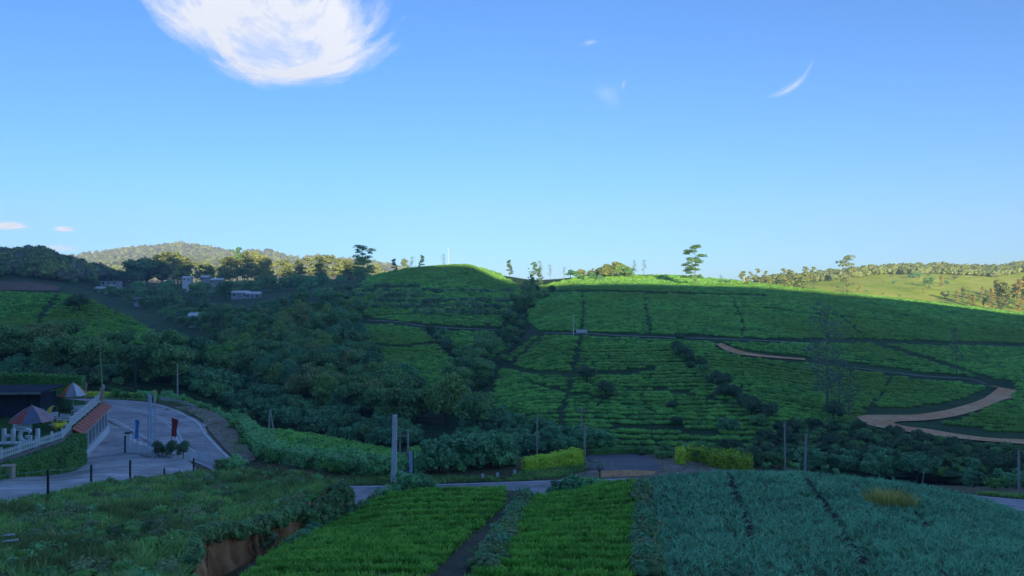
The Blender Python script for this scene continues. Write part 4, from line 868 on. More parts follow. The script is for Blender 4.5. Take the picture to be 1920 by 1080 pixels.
M_CLOTHR = plain("dark red cloth", (0.4, 0.05, 0.06), 0.8, 0.2, 0.15); M_CLOTHB = plain("bright blue cloth", (0.06, 0.3, 0.62), 0.8, 0.2, 0.15); M_CLOTHO = plain("pale orange cloth", (0.7, 0.42, 0.25), 0.8, 0.2, 0.15)
M_HALL = plain("dark navy cladding", (0.035, 0.045, 0.075), 0.6, 0.3, 0.3, 0.4); M_ROOFG = plain("blue-grey roof sheet", (0.04, 0.05, 0.075), 0.9, 0.1, 0.2, 0.5); M_CREAM = plain("cream render", (0.55, 0.45, 0.32), 0.85, 0.2, 0.2, 1.0)
M_INS = plain("brown porcelain", (0.16, 0.07, 0.04), 0.2, 0.5, 0.1); M_ROOFT = plain("rusty tin roof", (0.26, 0.2, 0.18), 0.6, 0.3, 0.4, 0.4); M_STONE = plain("pale stone", (0.55, 0.54, 0.52), 0.9, 0.2, 0.3, 3.0)
L_YEL = leafmat("yellow flowers", (0.22, 0.22, 0.02), (0.42, 0.36, 0.03), scale=1.5)
M_LAWN = groundmat("lawn", [(0.36, (0.02, 0.07, 0.012)), (0.5, (0.04, 0.11, 0.02)), (0.64, (0.07, 0.15, 0.03))], 0.4, None, 0.6, 0.05, 4.0)
GT = -14.4
TERR = [(-42.0, 50), (-42.8, 65), (-42.9, 74), (-45.2, 79.5), (-51.5, 97), (-72, 108), (-98, 90), (-95, 50)]
mb = MB(); mb.prism(TERR, -20.0, GT); gt = tag(mb.build("garden_terrace", M_WALL), kind="structure")
mb = MB(); mb.add([(x, y, GT + 0.012) for x, y in TERR], [tuple(range(len(TERR)))]); tag(mb.build("lawn", M_LAWN), kind="structure")

# kiosk under the terrace edge
A, B = Vector((-45.2, 79.5)), Vector((-51.5, 97)); AB = B - A; L = AB.length; rz = math.atan2(AB.y, AB.x)
k = thing("kiosk", "white-framed kiosk front with a red awning below the garden terrace", "kiosk", (A.x, A.y, -18.35), rz)
mb = MB(); mb.box((L / 2, -0.45, 0.55), (L, 0.9, 1.1)); mb.build("plinth", M_WHITE, k)
mb = MB(); mb.box((L / 2, -0.2, 2.0), (L - 0.1, 0.36, 1.8)); mb.build("interior", M_DARKM, k)
NB = 8
for i in range(NB):
    x0 = 0.3 + i * (L - 0.6) / NB; w = (L - 0.6) / NB
    mb = MB(); mb.box((x0 + w / 2, -0.62, 2.02), (w - 0.2, 0.03, 1.75)); pn = mb.build("window", M_GLASS, k)
    mb = MB(); mb.box((x0 + w / 2, -0.655, 2.0), (0.05, 0.035, 1.7)); mb.build("glazing_bar", M_WHITE, pn)
for i in range(NB + 1):
    mb = MB(); mb.box((0.3 + i * (L - 0.6) / NB, -0.62, 2.05), (0.2, 0.2, 1.9)); mb.build("post", M_WHITE, k)
mb = MB(); mb.box((L / 2, -0.62, 3.12), (L, 0.5, 0.32)); mb.build("fascia", M_WHITE, k)
mb = MB(); mb.add([(-0.4, 0.0, 3.93), (L + 0.9, 0.0, 3.93), (L + 0.9, -1.05, 3.32), (-0.4, -1.05, 3.32), (-0.4, 0.0, 3.85), (L + 0.9, 0.0, 3.85), (L + 0.9, -1.05, 3.24), (-0.4, -1.05, 3.24)], [(0, 1, 2, 3), (7, 6, 5, 4), (0, 3, 7, 4), (3, 2, 6, 7), (2, 1, 5, 6), (1, 0, 4, 5)])
aw = mb.build("awning", M_RED, k)
for i in range(14):
    mb = MB(); xx = -0.3 + i * (L + 1.1) / 13; mb.bar((xx, -0.02, 3.955), (xx, -1.04, 3.345), 0.06, 0.04); mb.build("rib", M_RED, aw)
# white balustrade on the terrace edge above the kiosk
b = thing("balustrade", "white wooden balustrade along the terrace edge above the red awning", "railing", (A.x - 0.3, A.y + 0.1, GT), rz)
for z in (0.15, 0.95): m_ = MB(); m_.box((L / 2, 0, z), (L, 0.12, 0.12)); m_.build("rail", M_WHITE, b)
pm = MB(); pm.box((0, 0, 0.6), (0.22, 0.22, 1.2)); pme = mesh_np("post", pm.v, pm.f, M_WHITE)
bm_ = MB(); bm_.box((0, 0, 0.55), (0.16, 0.06, 0.7)); bme = mesh_np("baluster", bm_.v, bm_.f, M_WHITE)
for i in range(8): link("post", pme, b, (i * L / 7, 0, 0))
for i in range(60):
    if i % 60: link("baluster", bme, b, (i * L / 60, 0, 0))
# picket fence along the lawn
segs = [((-42.05, 52), (-42.85, 65)), ((-42.85, 65), (-42.95, 74)), ((-42.95, 74), (-45.0, 79.0))]
pf = thing("picket_fence", "white picket fence along the lawn above the clipped hedge", "fence", (0, 0, GT))
pkm = MB(); pkm.add([(-0.05, -0.015, 0.05), (0.05, -0.015, 0.05), (0.05, 0.015, 0.05), (-0.05, 0.015, 0.05), (-0.05, -0.015, 0.75), (0.05, -0.015, 0.75), (0.05, 0.015, 0.75), (-0.05, 0.015, 0.75), (0, -0.015, 0.85), (0, 0.015, 0.85)],
    [(3, 2, 1, 0), (0, 1, 5, 8, 4), (2, 3, 7, 9, 6), (1, 2, 6, 5), (3, 0, 4, 7), (4, 8, 9, 7), (8, 5, 6, 9)]); pke = mesh_np("picket", pkm.v, pkm.f, M_WHITE)
ppm = MB(); ppm.box((0, 0, 0.5), (0.14, 0.14, 1.0)); ppe = mesh_np("post", ppm.v, ppm.f, M_WHITE)
for (p, q) in segs:
    p, q = Vector((*p, 0)), Vector((*q, 0)); n_ = int((q - p).length / 0.24); ang = math.atan2((q - p).y, (q - p).x)
    for z in (0.2, 0.6): m_ = MB(); m_.bar(p + Vector((-0.04, 0, z)), q + Vector((-0.04, 0, z)), 0.05, 0.1); m_.build("rail", M_WHITE, pf)
    for i in range(n_):
        o = link("picket", pke, pf, p.lerp(q, (i + 0.5) / n_)); o.rotation_euler.z = ang
    for i in range(0, n_, 10): link("post", ppe, pf, p.lerp(q, i / n_) + Vector((-0.1, 0, 0)))
def hedge_mesh(name, pts, w, mat, size=0.16, dens=70, seed=1, lump=0.12):
    """leafy clipped hedge following pts [(x,y,z0,z1)]"""
    rng = np.random.default_rng(seed); Cs = []; Ns = []; V0 = []; Q0 = []
    P = resample(pts, max(4, int(sum(math.dist(a[:2], b[:2]) for a, b in zip(pts[:-1], pts[1:])) * 1.2)))
    for i, p in enumerate(P):
        t = P[min(i + 1, len(P) - 1)] - P[max(i - 1, 0)]; t = t[:2] / np.linalg.norm(t[:2]); nn = np.array([t[1], -t[0]]); k0 = len(V0); ww = w * 0.42
        for s, z in ((-1, p[2]), (1, p[2]), (1, p[3] - 0.1), (-1, p[3] - 0.1)): V0.append((*(p[:2] + nn * ww * s), z))
        if i: Q0 += [(k0 - 4 + a, k0 - 4 + (a + 1) % 4, k0 + (a + 1) % 4, k0 + a) for a in range(4)]
    Q0 += [(0, 1, 2, 3), tuple(len(V0) - 4 + a for a in (3, 2, 1, 0))]
    for i in range(len(P) - 1):
        a, b_ = P[i], P[i + 1]; t = (b_ - a)[:2]; ln = np.linalg.norm(t); t = t / ln; nn = np.array([t[1], -t[0]]); H = a[3] - a[2]
        n1 = int(dens * ln * (2 * H + w))
        for _ in range(n1):
            u = rng.random(); c = a + (b_ - a) * rng.random(); lm = lump * (noise.noise(Vector((c[0] * 0.9, c[1] * 0.9, u * 3 + seed))))
            r = rng.random() * (2 * H + w)
            if r < w: Cs.append((*(c[:2] + nn * (r - w / 2)), c[3] + lm + rng.normal(0, 0.03))); Ns.append((0, 0, 1))
            else:
                s = 1 if r < w + H else -1; z = c[2] + (c[3] - c[2]) * rng.random(); Cs.append((*(c[:2] + nn * s * (w / 2 + lm)), z)); Ns.append((nn[0] * s, nn[1] * s, 0.3))
    for e, s in ((P[0], -1), (P[-1], 1)):
        t = (P[1] - P[0])[:2] if s < 0 else (P[-1] - P[-2])[:2]; t = t / np.linalg.norm(t); nn = np.array([t[1], -t[0]])
        for _ in range(int(dens * w * (e[3] - e[2]))): Cs.append((*(e[:2] + nn * rng.uniform(-w / 2, w / 2) + t * s * 0.05), rng.uniform(e[2], e[3]))); Ns.append((t[0] * s, t[1] * s, 0.2))
    C = np.array(Cs); N = np.array(Ns, float) + 0.6 * rng.standard_normal((len(Cs), 3)); N /= np.linalg.norm(N, axis=1)[:, None]
    V1, Q1 = leaf_quads(C, N, size, rng, 0.65)
    return mesh_np(name, np.concatenate([np.array(V0), V1]), [tuple(q) for q in Q0] + [tuple(q + len(V0)) for q in Q1], mat)
def hedge(label, pts, w, mat, size=0.16, dens=70, seed=1, name="hedge", lump=0.12):
    me = hedge_mesh(name, pts, w, mat, size, dens, seed, lump); o = link(name, me); return tag(o, label, "hedge")
L_HEDGEG = leafmat("clipped hedge leaves", (0.02, 0.055, 0.016), (0.07, 0.15, 0.035), scale=1.0)
hedge("dark green clipped hedge under the white picket fence", [(-41.2, 52, gz(-41.2, 52), -14.6), (-41.9, 65, gz(-41.9, 65) - 0.1, -14.65), (-42.0, 73, gz(-42, 73) - 0.1, -14.7), (-44.0, 78.6, gz(-44, 78.6) - 0.1, -14.8)], 1.4, L_HEDGEG, 0.2, 80, 3)
hedge("light green hedge along the ledge behind the dark hall", [(-92, 99, -13.5, -10.9), (-70, 99, -13.5, -11.0), (-60, 100, -13.5, -11.2), (-56, 101, -13.8, -11.6)], 2.0, L_BRIGHT, 0.3, 30, 4)
hedge("yellowish low hedge along the far edge of the bend", [(*PX(165, 742, 131)[:2], -18.6, -17.6), (*PX(220, 742, 131)[:2], -18.6, -17.7), (*PX(275, 745, 130)[:2], -18.7, -17.8)], 1.2, L_HEDGE, 0.22, 40, 5)
bl = []
for x, y in [(300, 745), (345, 750), (388, 760), (420, 774), (438, 800), (454, 830), (482, 858), (530, 869), (600, 880), (660, 887), (728, 891)]:
    P = PX(x, y, 18.4 * F / (y - 540 + 6)); X_, Y_ = P.x + (1.2 if y > 765 else 0), P.y + 1.6; bl.append((X_, Y_, gz(X_, Y_) - 0.3, gz(X_, Y_) + (1.55 if y > 770 else 1.2)))
hedge("tall light green leafy belt hugging the outside of the road bend", bl, 2.0, L_BELT, 0.3, 42, 6, "shrub_belt", 1.1)
# dark hall at the left edge
hl = thing("hall", "low dark hall with a pale roof edge at the left edge", "building", (-66.5, 87.6, GT))
mb = MB(); mb.box((0, 0, 1.3), (28, 3, 2.6)); mb.build("wall", M_HALL, hl)
mb = MB(); mb.add([(-14.6, -2.3, 2.62), (14.5, -2.3, 2.85), (14.5, 2.2, 3.2), (-14.6, 2.2, 2.95), (-14.6, -2.3, 2.5), (14.5, -2.3, 2.73), (14.5, 2.2, 3.08), (-14.6, 2.2, 2.83)], [(0, 1, 2, 3), (7, 6, 5, 4), (0, 4, 5, 1), (1, 5, 6, 2), (2, 6, 7, 3), (3, 7, 4, 0)]); rf_ = mb.build("roof", M_ROOFG, hl)
mb = MB(); mb.bar((-14.6, -2.36, 2.54), (14.5, -2.36, 2.77), 0.08, 0.2); mb.build("gutter", M_STEEL, rf_)
for x in (-11, -3, 5, 12.5): mb = MB(); mb.box((x, -1.6, 1.3), (0.25, 0.2, 2.6)); mb.build("column", M_ROOFG, hl)
mb = MB(); mb.box((3.2, -1.54, 1.7), (1.2, 0.06, 0.8)); mb.build("window", M_CREAM, hl)
# letters
sg = thing("letter_sign", "large white letters on a low white base on the lawn", "sign", PX(49, 830, 71.5))
sg.location.z = GT; sg.location.x -= 0.45; sg.scale = (0.9, 0.9, 0.9)
mb = MB(); mb.prism([(-2.4, -0.45), (2.1, -0.35), (2.2, 0.4), (-2.2, 0.45)], 0, 0.16); mb.build("base", M_WHITE, sg)
xo = -2.0
for ch in "HGI":
    cu = bpy.data.curves.new("letter", 'FONT'); cu.body = ch; cu.size = 1.95; cu.extrude = 0.14; cu.bevel_depth = 0.02; cu.offset = 0.035; tmp = bpy.data.objects.new("letter_curve", cu); lme = bpy.data.meshes.new_from_object(tmp); lme.materials.clear(); lme.materials.append(M_WHITE); bpy.data.objects.remove(tmp)
    lo = link("letter", lme); lo.parent = sg; lo.rotation_euler = (math.pi / 2, 0, 0); lo.location = (xo, 0, 0.16); xo += {"H": 1.68, "G": 1.78, "I": 0.6}[ch]
# parasols
def parasol(label, x, d, h, r, mats, z=GT, drop=0.36, rz=0.3):
    o = thing("parasol", label, "parasol", ((x - 960) / F * d, d, z), rz)
    mb = MB(); mb.tube([(0, 0, 0), (0, 0, h + 0.1)], [0.04, 0.03], 8); mb.build("pole", M_WHITE, o)
    mb = MB(); mb.tube([(0, 0, 0), (0, 0, 0.14)], [0.35, 0.3], 12); mb.build("base", M_DARKM, o)
    for i in range(8):
        V = []; 
        for a in range(6):
            f = a / 5
            for c in range(5):
                g = c / 4; th = 2 * math.pi * (i + g) / 8; sag = 1 - 0.10 * f * math.sin(math.pi * g); rr = r * f * sag; V.append((rr * math.cos(th), rr * math.sin(th), h - h * drop * (0.55 * f + 0.45 * f * f) - 0.10 * f * math.sin(math.pi * g)))
        link("canopy_panel", mesh_np("canopy_panel", V, grid_faces(6, 5), mats[i % len(mats)], True), o)
    return o
parasol("red, slate and pink panelled parasol behind the white letters", 60, 78, 2.55, 2.15, [M_REDC, M_BLUEC, M_PINK, M_GREYC, M_REDC, M_GREYC, M_REDC, M_BLUEC], drop=0.58, rz=-2.2)
parasol("orange and grey parasol above the kiosk", 137, 90, 3.4, 1.5, [M_ORANGE2, M_GREYC, M_WHITEC, M_ORANGE2], drop=0.42, rz=-2.4)
def bench(label, x, d, rz):
    o = thing("garden_bench", label, "bench", ((x - 960) / F * d, d, GT), rz)
    for i in range(3): mb = MB(); mb.box((0, -0.16 + 0.16 * i, 0.45), (1.6, 0.13, 0.05)); mb.build("seat_slat", M_WHITE, o)
    for i in range(3): mb = MB(); mb.box((0, 0.28, 0.62 + 0.16 * i), (1.6, 0.04, 0.12)); mb.build("back_slat", M_WHITE, o)
    for sx in (-0.7, 0.7):
        for sy in (-0.2, 0.26): mb = MB(); mb.box((sx, sy, 0.22 if sy < 0 else 0.5), (0.08, 0.08, 0.44 if sy < 0 else 1.0)); mb.build("leg", M_WHITE, o)
bench("white bench behind the letters under the parasol", 40, 76, 0.3); bench("white bench between the two parasols", 95, 83, 0.8); bench("white bench beside the yellow crescent", 118, 82, -0.4); bench("white bench under the orange parasol", 148, 88, 0.5)
# yellow crescent sculpture and flower bush
cr = thing("crescent_sculpture", "yellow crescent sculpture on the lawn near the white benches", "sculpture", PX(107, 796, 81)); cr.location.z = GT
mb = MB(); n_ = 15; pts = [(0.9 * math.sin(a), 0, 1.15 - 0.95 * math.cos(a)) for a in [(-0.35 - 2.5 * i / (n_ - 1)) for i in range(n_)]]
mb.tube(pts, [0.05 + 0.2 * math.sin(math.pi * i / (n_ - 1)) for i in range(n_)], 8); mb.build("crescent", M_YEL, cr)
mb = MB(); mb.box((-0.3, 0, 0.08), (0.8, 0.5, 0.16)); mb.build("base", M_WHITE, cr)
KINDS["flower"] = (KINDS["low0"][0], crown_mesh("foliage", [((0, 0, 0.5), (0.7, 0.7, 0.5)), ((0.4, 0.2, 0.6), (0.4, 0.4, 0.35)), ((-0.4, 0, 0.55), (0.4, 0.4, 0.35))], 300, 0.14, L_YEL, 7), 1.1)
plant("flower", (PX(113, 805, 78).x, 78, GT), 1.0, "round bush of yellow flowers beside the crescent sculpture", "shrub", None, "flower_bush")
for i, (x, d, s) in enumerate([(75, 82, 0.8), (112, 90, 0.9), (125, 87, 0.7)]): plant("dark", ((x - 960) / F * d, d, GT), s * 0.42, ["dark garden shrub behind the first parasol", "dark garden shrub left of the orange parasol", "dark garden shrub below the orange parasol"][i], "shrub", None, "shrub")

# flags and poles by the road
def flag(label, x, ytop, ybase, d, cloth, z=None, w=0.7, hh=1.1, pole=M_WHITE, bow=0.0, r=0.035, name="flag"):
    X = (x - 960) / F * d; zb = gz(X, d) if z is None else z; H = yz(ytop, d) - zb
    o = thing(name, label, "flag", (X, d, zb)); mb = MB(); mb.tube([(bow * (t * t), 0, H * t) for t in (0, 0.25, 0.5, 0.75, 1)], [r, r * 0.95, r * 0.85, r * 0.75, r * 0.6], 8); mb.build("pole", pole, o)
    V = []
    for a in range(7):
        for c in range(4):
            f, g = a / 6, c / 3; V.append((bow * (1 - hh / H * f) ** 2 + w * g * (1 - 0.35 * f), 0.12 * math.sin(3 * g + 4 * f), H - 0.05 - hh * f - 0.25 * g))
    link("cloth", mesh_np("cloth", V, grid_faces(7, 4), cloth, True), o); return o
flag("blue pointed flag beside the white gate pillar", 253, 785, 838, 87, M_CLOTHB, w=0.55, hh=2.1); flag("dark red flag at the road's centre line behind the round topiary", 322, 783, 850, 85.5, M_CLOTHR, w=0.75, hh=1.9, pole=M_DARKM)
flag("small white flag on the thin white pole by the bend", 381, 792, 853, 84, M_WHITEC, w=0.35, hh=0.35, pole=M_WHITE, r=0.05); flag("pale orange feather flag right of the orange parasol", 188, 726, 748, 97, M_CLOTHO, GT, w=0.55, hh=1.5)
flag("pale orange feather flag left of the tall bamboo pole", 160, 716, 745, 96, M_CLOTHO, GT, w=0.3, hh=1.0); flag("white feather flag at the kiosk's far end", 192, 719, 745, 99, M_WHITEC, gz(-52.4, 99), w=0.35, hh=1.2)
flag("yellow flag at the roadside beyond the light blue flagpoles", 289, 730, 758, 121, M_YEL, w=0.5, hh=1.6, pole=M_YEL, r=0.06)
for i, (x, yt) in enumerate([(278, 735), (283, 742), (290, 740)]):
    d = 86; X = (x - 960) / F * d; zb = gz(X, d); H = yz(yt, d) - zb
    o = thing("flagpole", ["tallest light blue flagpole with a pale pennant, left of three", "middle light blue flagpole of three", "right light blue flagpole of three"][i], "flagpole", (X, d, zb))
    mb = MB(); mb.tube([(0, 0, 0), (0, 0, H)], [0.08, 0.055], 10); mb.build("pole", M_SKYB, o); mb = MB(); mb.box((0, 0, 0.1), (0.45, 0.45, 0.2)); mb.build("base", M_STONE, o)
    if i == 0:
        V = [(0.06 + 0.38 * g, 0.08 * math.sin(4 * g + 3 * f), H - 0.3 - 1.5 * f) for f in np.linspace(0, 1, 6) for g in np.linspace(0, 1, 4)]; link("pennant", mesh_np("pennant", V, grid_faces(6, 4), M_WHITEC, True), o)
bp = PX(192, 745, 96); bo = thing("bamboo_pole", "very tall curved bamboo pole rising in front of the left tea slope", "pole", (bp.x, 96, GT))
mb = MB(); ts = np.linspace(0, 1, 12); mb.tube([(-0.95 * t ** 1.4 + 0.05, 0, 13.0 * t) for t in ts], [0.075 - 0.045 * t for t in ts], 8); mb.build("culm", plain("pale bamboo", (0.4, 0.42, 0.25)), bo)
for t in ts[1:-1]: mb = MB(); mb.tube([(-0.95 * t ** 1.4 + 0.05, 0, 13.0 * t - 0.03), (-0.95 * t ** 1.4 + 0.05, 0, 13.0 * t + 0.03)], [0.085 - 0.045 * t] * 2, 8); mb.build("node_ring", M_CREAM, bo)
# gate pillar, ramp walls, stones
gp = thing("gate_pillar", "white gate pillar with a dark side by the forecourt", "pillar", (PX(240, 848, 85.5).x, 85.5, -18.3))
mb = MB(); mb.box((0.1, 0, 1.1), (0.42, 0.5, 2.2)); mb.build("shaft", M_WHITE, gp); mb = MB(); mb.box((-0.22, 0.02, 1.0), (0.2, 0.46, 2.0)); mb.build("dark_post", M_HALL, gp); mb = MB(); mb.box((0.05, 0, 2.3), (0.6, 0.62, 0.14)); mb.build("cap", M_DARKM, gp)
rw = thing("ramp_wall", "low white stepped wall beside the gate pillar", "wall", (PX(258, 846, 85.8).x, 85.8, -18.34))
for i in range(5): mb = MB(); mb.box((-0.6 + 0.62 * i, 0.05 * i, 0.75 - 0.13 * i), (0.6, 0.55, 1.5 - 0.26 * i)); mb.build("step", M_WHITE, rw)
for i in range(11):
    x, y = 268 + (i * 37 % 60), 849 + (i * 13 % 8); d = 84.2 - (i % 4) * 0.5; X = (x - 960) / F * d; rg = random.Random(i)
    V, Q = ellipsoid((0, 0, 0.14), (rg.uniform(0.2, 0.42), rg.uniform(0.2, 0.35), rg.uniform(0.16, 0.3)), 8, 5, np.random.default_rng(i), 0.18)
    o = link("stone", mesh_np("stone", V, Q, M_STONE), None, (X, d, gz(X, d) + 0.02)); tag(o, "pale boulder in the row at the foot of the flagpoles", "stone", "boulders at the flagpoles")
for i, x in enumerate((298, 320, 343)):
    d = 82.8; X = (x - 960) / F * d; plant("topiary", (X, d, gz(X, d)), 0.95, ["left of three dark round topiary trees by the flagpoles", "middle of three dark round topiary trees by the flagpoles", "right of three dark round topiary trees by the flagpoles"][i], "tree", None, "topiary_tree")
def bar_fence(name, label, p, q, h, npost, nbar, mat, z0=None):
    p, q = Vector(p), Vector(q); o = thing(name, label, "fence", (p.x, p.y, 0)); zz = lambda v: (gz(v.x, v.y) if z0 is None else z0) + 0.03
    for f in (0.15, 0.9): mb = MB(); mb.bar(Vector((0, 0, zz(p) + h * f)), Vector((q.x - p.x, q.y - p.y, zz(q) + h * f)), 0.06, 0.07); mb.build("rail", mat, o)
    bmx = MB(); bmx.box((0, 0, h * 0.5), (0.05, 0.05, h)); be = mesh_np("bar", bmx.v, bmx.f, mat); pmx = MB(); pmx.box((0, 0, h * 0.55), (0.12, 0.12, h * 1.1)); pe = mesh_np("post", pmx.v, pmx.f, mat)
    for n_, me, nm in ((nbar, be, "bar"), (npost, pe, "post")):
        for i in range(n_): v = p.lerp(q, i / (n_ - 1)); link(nm, me, o, (v.x - p.x, v.y - p.y, zz(v)))
    return o
bar_fence("iron_fence", "white iron bar fence along the inner edge of the bend", PX(354, 868, 81.5)[:2], PX(432, 876, 78.5)[:2], 1.0, 5, 46, M_WHITE)
# wire fence along the yard
wf = thing("wire_fence", "sagging wire fence on dark posts between the yard and the grass bank", "fence", (0, 0, 0)); tops = []
for x, y, d in [(-60, 948, 50.6), (90, 940, 53), (171, 922, 58.6), (244, 907, 63.8), (308, 896, 68.6), (363, 886, 72.6), (408, 882, 73.6), (436, 880, 73.8)]:
    P = PX(x, y, d); zb = gz(P.x, P.y); hh = 2.0 if x < 300 else 1.5; mb = MB(); mb.box((P.x, P.y, zb + hh / 2 - 0.2), (0.12, 0.12, hh + 0.4)); mb.build("post", M_DARKM, wf); tops.append((P.x, P.y, zb, hh))
for f in (0.35, 0.65, 0.97):
    for a, c in zip(tops[:-1], tops[1:]):
        m1 = ((a[0] + c[0]) / 2, (a[1] + c[1]) / 2, (a[2] + a[3] * f + c[2] + c[3] * f) / 2 - 0.08); mb = MB(); mb.tube([(a[0], a[1], a[2] + a[3] * f), m1, (c[0], c[1], c[2] + c[3] * f)], [0.012] * 3, 5); mb.build("wire", M_STEEL, wf)
cb = thing("concrete_block", "cream concrete block at the left edge beside the hedge", "block", (PX(14, 893, 63.5).x, 63.5, gz(PX(14, 893, 63.5).x, 63.5)), 0.2)
mb = MB(); mb.box((0, 0, 0.5), (0.95, 0.7, 1.0)); mb.build("body", M_CREAM, cb); mb = MB(); mb.box((0, 0, 1.04), (1.05, 0.8, 0.08)); mb.build("cap", M_CREAM, cb); mb = MB(); mb.box((-0.58, 0, 0.48), (0.18, 0.6, 0.96)); mb.build("side_post", M_DARKM, cb)
# guard rail
gr = thing("guard_rail", "grey guard rail on the outside of the bend", "guard rail", (0, 0, 0)); gp_ = [(*PX(300, 752, 124.5)[:2],), (*PX(330, 757, 122.5)[:2],), (*PX(368, 766, 116.5)[:2],)]
for p, q in zip(gp_[:-1], gp_[1:]):
    for z in (0.55, 0.75): mb = MB(); mb.bar((*p, gz(*p) + z), (*q, gz(*q) + z), 0.08, 0.16); mb.build("beam", M_STEEL, gr)
for x, y in resample(gp_, 6): mb = MB(); mb.box((x, y + 0.1, gz(x, y) + 0.42), (0.12, 0.12, 0.9)); mb.build("post", M_STEEL, gr)
# ---------------------------------------------------------------- utility poles, roadside things
def pole(label, x, ytop, d, r0=0.13, r1=0.09, mat=None, arm=False, lean=0.0, ins=0, square=False, name="utility_pole"):
    X = (x - 960) / F * d; zb = gz(X, d); H = yz(ytop, d) - zb
    o = thing(name, label, "pole", (X, d, zb)); mb = MB()
    if square: mb.add([(sx * w + lx, sy * w, z) for z, w, lx in ((-0.5, r0, 0), (H, r1, lean)) for sx, sy in ((-1, -1), (1, -1), (1, 1), (-1, 1))], [(3, 2, 1, 0), (4, 5, 6, 7), (0, 1, 5, 4), (1, 2, 6, 5), (2, 3, 7, 6), (3, 0, 4, 7)])
    else: mb.tube([(0, 0, -0.5), (lean * 0.5, 0, H * 0.5), (lean, 0, H)], [r0, (r0 + r1) / 2, r1], 10)
    mb.build("shaft", mat or M_WOODP, o)
    if arm:
        mb = MB(); mb.box((lean, -r1 - 0.05, H - 0.35), (1.5, 0.1, 0.12)); ar = mb.build("crossarm", M_WOODP, o)
        for q in (-0.65, -0.25, 0.3, 0.65): mb = MB(); mb.tube([(lean + q, -r1 - 0.05, H - 0.29), (lean + q, -r1 - 0.05, H - 0.18), (lean + q, -r1 - 0.05, H - 0.1)], [0.05, 0.075, 0.04], 8); mb.build("insulator", M_INS, ar)
    for q in range(ins): mb = MB(); mb.tube([(lean - (r1 + 0.16) * (1 if q % 2 else -1), -0.02, H - 0.2 - 0.28 * q), (lean - (r1 + 0.16) * (1 if q % 2 else -1), -0.02, H - 0.06 - 0.28 * q)], [0.07, 0.05], 8); mb.bar((lean, -0.02, H - 0.2 - 0.28 * q), (lean - (r1 + 0.17) * (1 if q % 2 else -1), -0.02, H - 0.2 - 0.28 * q), 0.04, 0.04); mb.build("insulator", M_INS, o)
    return o, Vector((X + lean, d, zb + H))
_, t1 = pole("thick pale concrete pole beside the road", 738, 778, 73.2, 0.25, 0.19, M_POLEC, ins=3, square=True, lean=0.12)
_, t2 = pole("slim greenish pole with a crossarm just right of the concrete pole", 750, 810, 79, 0.1, 0.08, plain("mossy pole", (0.36, 0.4, 0.3)), True)
pole("dark wooden pole behind the blue signboard", 765, 805, 96, 0.16, 0.12, M_WOODP)
_, t3 = pole("bare wooden pole at the left end of the left golden hedge", 1007, 776, 92, 0.12, 0.09)
_, t4 = pole("weathered pole at the right end of the left golden hedge", 1096, 793, 83, 0.13, 0.1, ins=2)
pole("far pole with a crossarm behind the left golden hedge", 1090, 765, 101, 0.12, 0.08, arm=True)
_, t5 = pole("wooden pole standing left at the back edge of the leek field", 1472, 790, 79, 0.1, 0.08, lean=-0.05)
_, t6 = pole("wooden pole with insulators standing right at the back edge of the leek field", 1509, 815, 75, 0.11, 0.085, ins=4, lean=0.12)
_, t7 = pole("pale wooden pole at the right edge beside the road", 1911, 845, 70, 0.12, 0.09, ins=2, lean=-0.05)
_, t8 = pole("wooden pole beyond the guard rail of the bend", 333, 683, 127, 0.14, 0.1)
pole("dark stout pole beyond the yellowish hedge of the bend", 254, 676, 133, 0.2, 0.15, M_DARKM)
pole("tall white pole beside the white board on the tea slope", 1075, 590, 226, 0.13, 0.1, M_WHITE)
pole("thin leaning stick at the edge of the leek field", 1726, 880, 66, 0.05, 0.03, M_WOODP, lean=0.35, name="stake")
X = (505 - 960) / F * 95; zb = gz(X, 95); H = yz(768, 95) - zb
ap = thing("braced_pole", "pole braced by a second leaning pole behind the roadside shrubs", "pole", (X, 95, zb)); mb = MB(); mb.tube([(-0.15, 0, -0.4), (0.1, 0, H)], [0.13, 0.09], 9); mb.build("shaft", M_WOODP, ap); mb = MB(); mb.tube([(0.75, 0.2, -0.4), (0.16, 0, H * 0.95)], [0.11, 0.08], 9); mb.build("brace", M_WOODP, ap)
t9 = Vector((X + 0.1, 95, zb + H))
def cable(a, b, sag, label):
    mb = MB(); ts = np.linspace(0, 1, 17); mb.tube([a.lerp(b, t) - Vector((0, 0, sag * 4 * t * (1 - t))) for t in ts], [0.014] * 17, 5); tag(mb.build("cable", M_DARKM), label, "cable", "overhead cables")
for dz in (0.2, 0.45): cable(t1 - Vector((0, 0, dz)), t9 - Vector((0, 0, dz)), 0.8, "thin overhead cable from the concrete pole to the braced pole")
cable(t1 - Vector((0, 0, 0.3)), t3, 0.7, "thin overhead cable from the concrete pole to the hedge pole"); cable(t4 - Vector((0, 0, 0.2)), t5, 1.1, "thin overhead cable over the lay-by"); cable(t6 - Vector((0, 0, 0.3)), t7, 1.2, "thin overhead cable over the shrub belt behind the leek field")
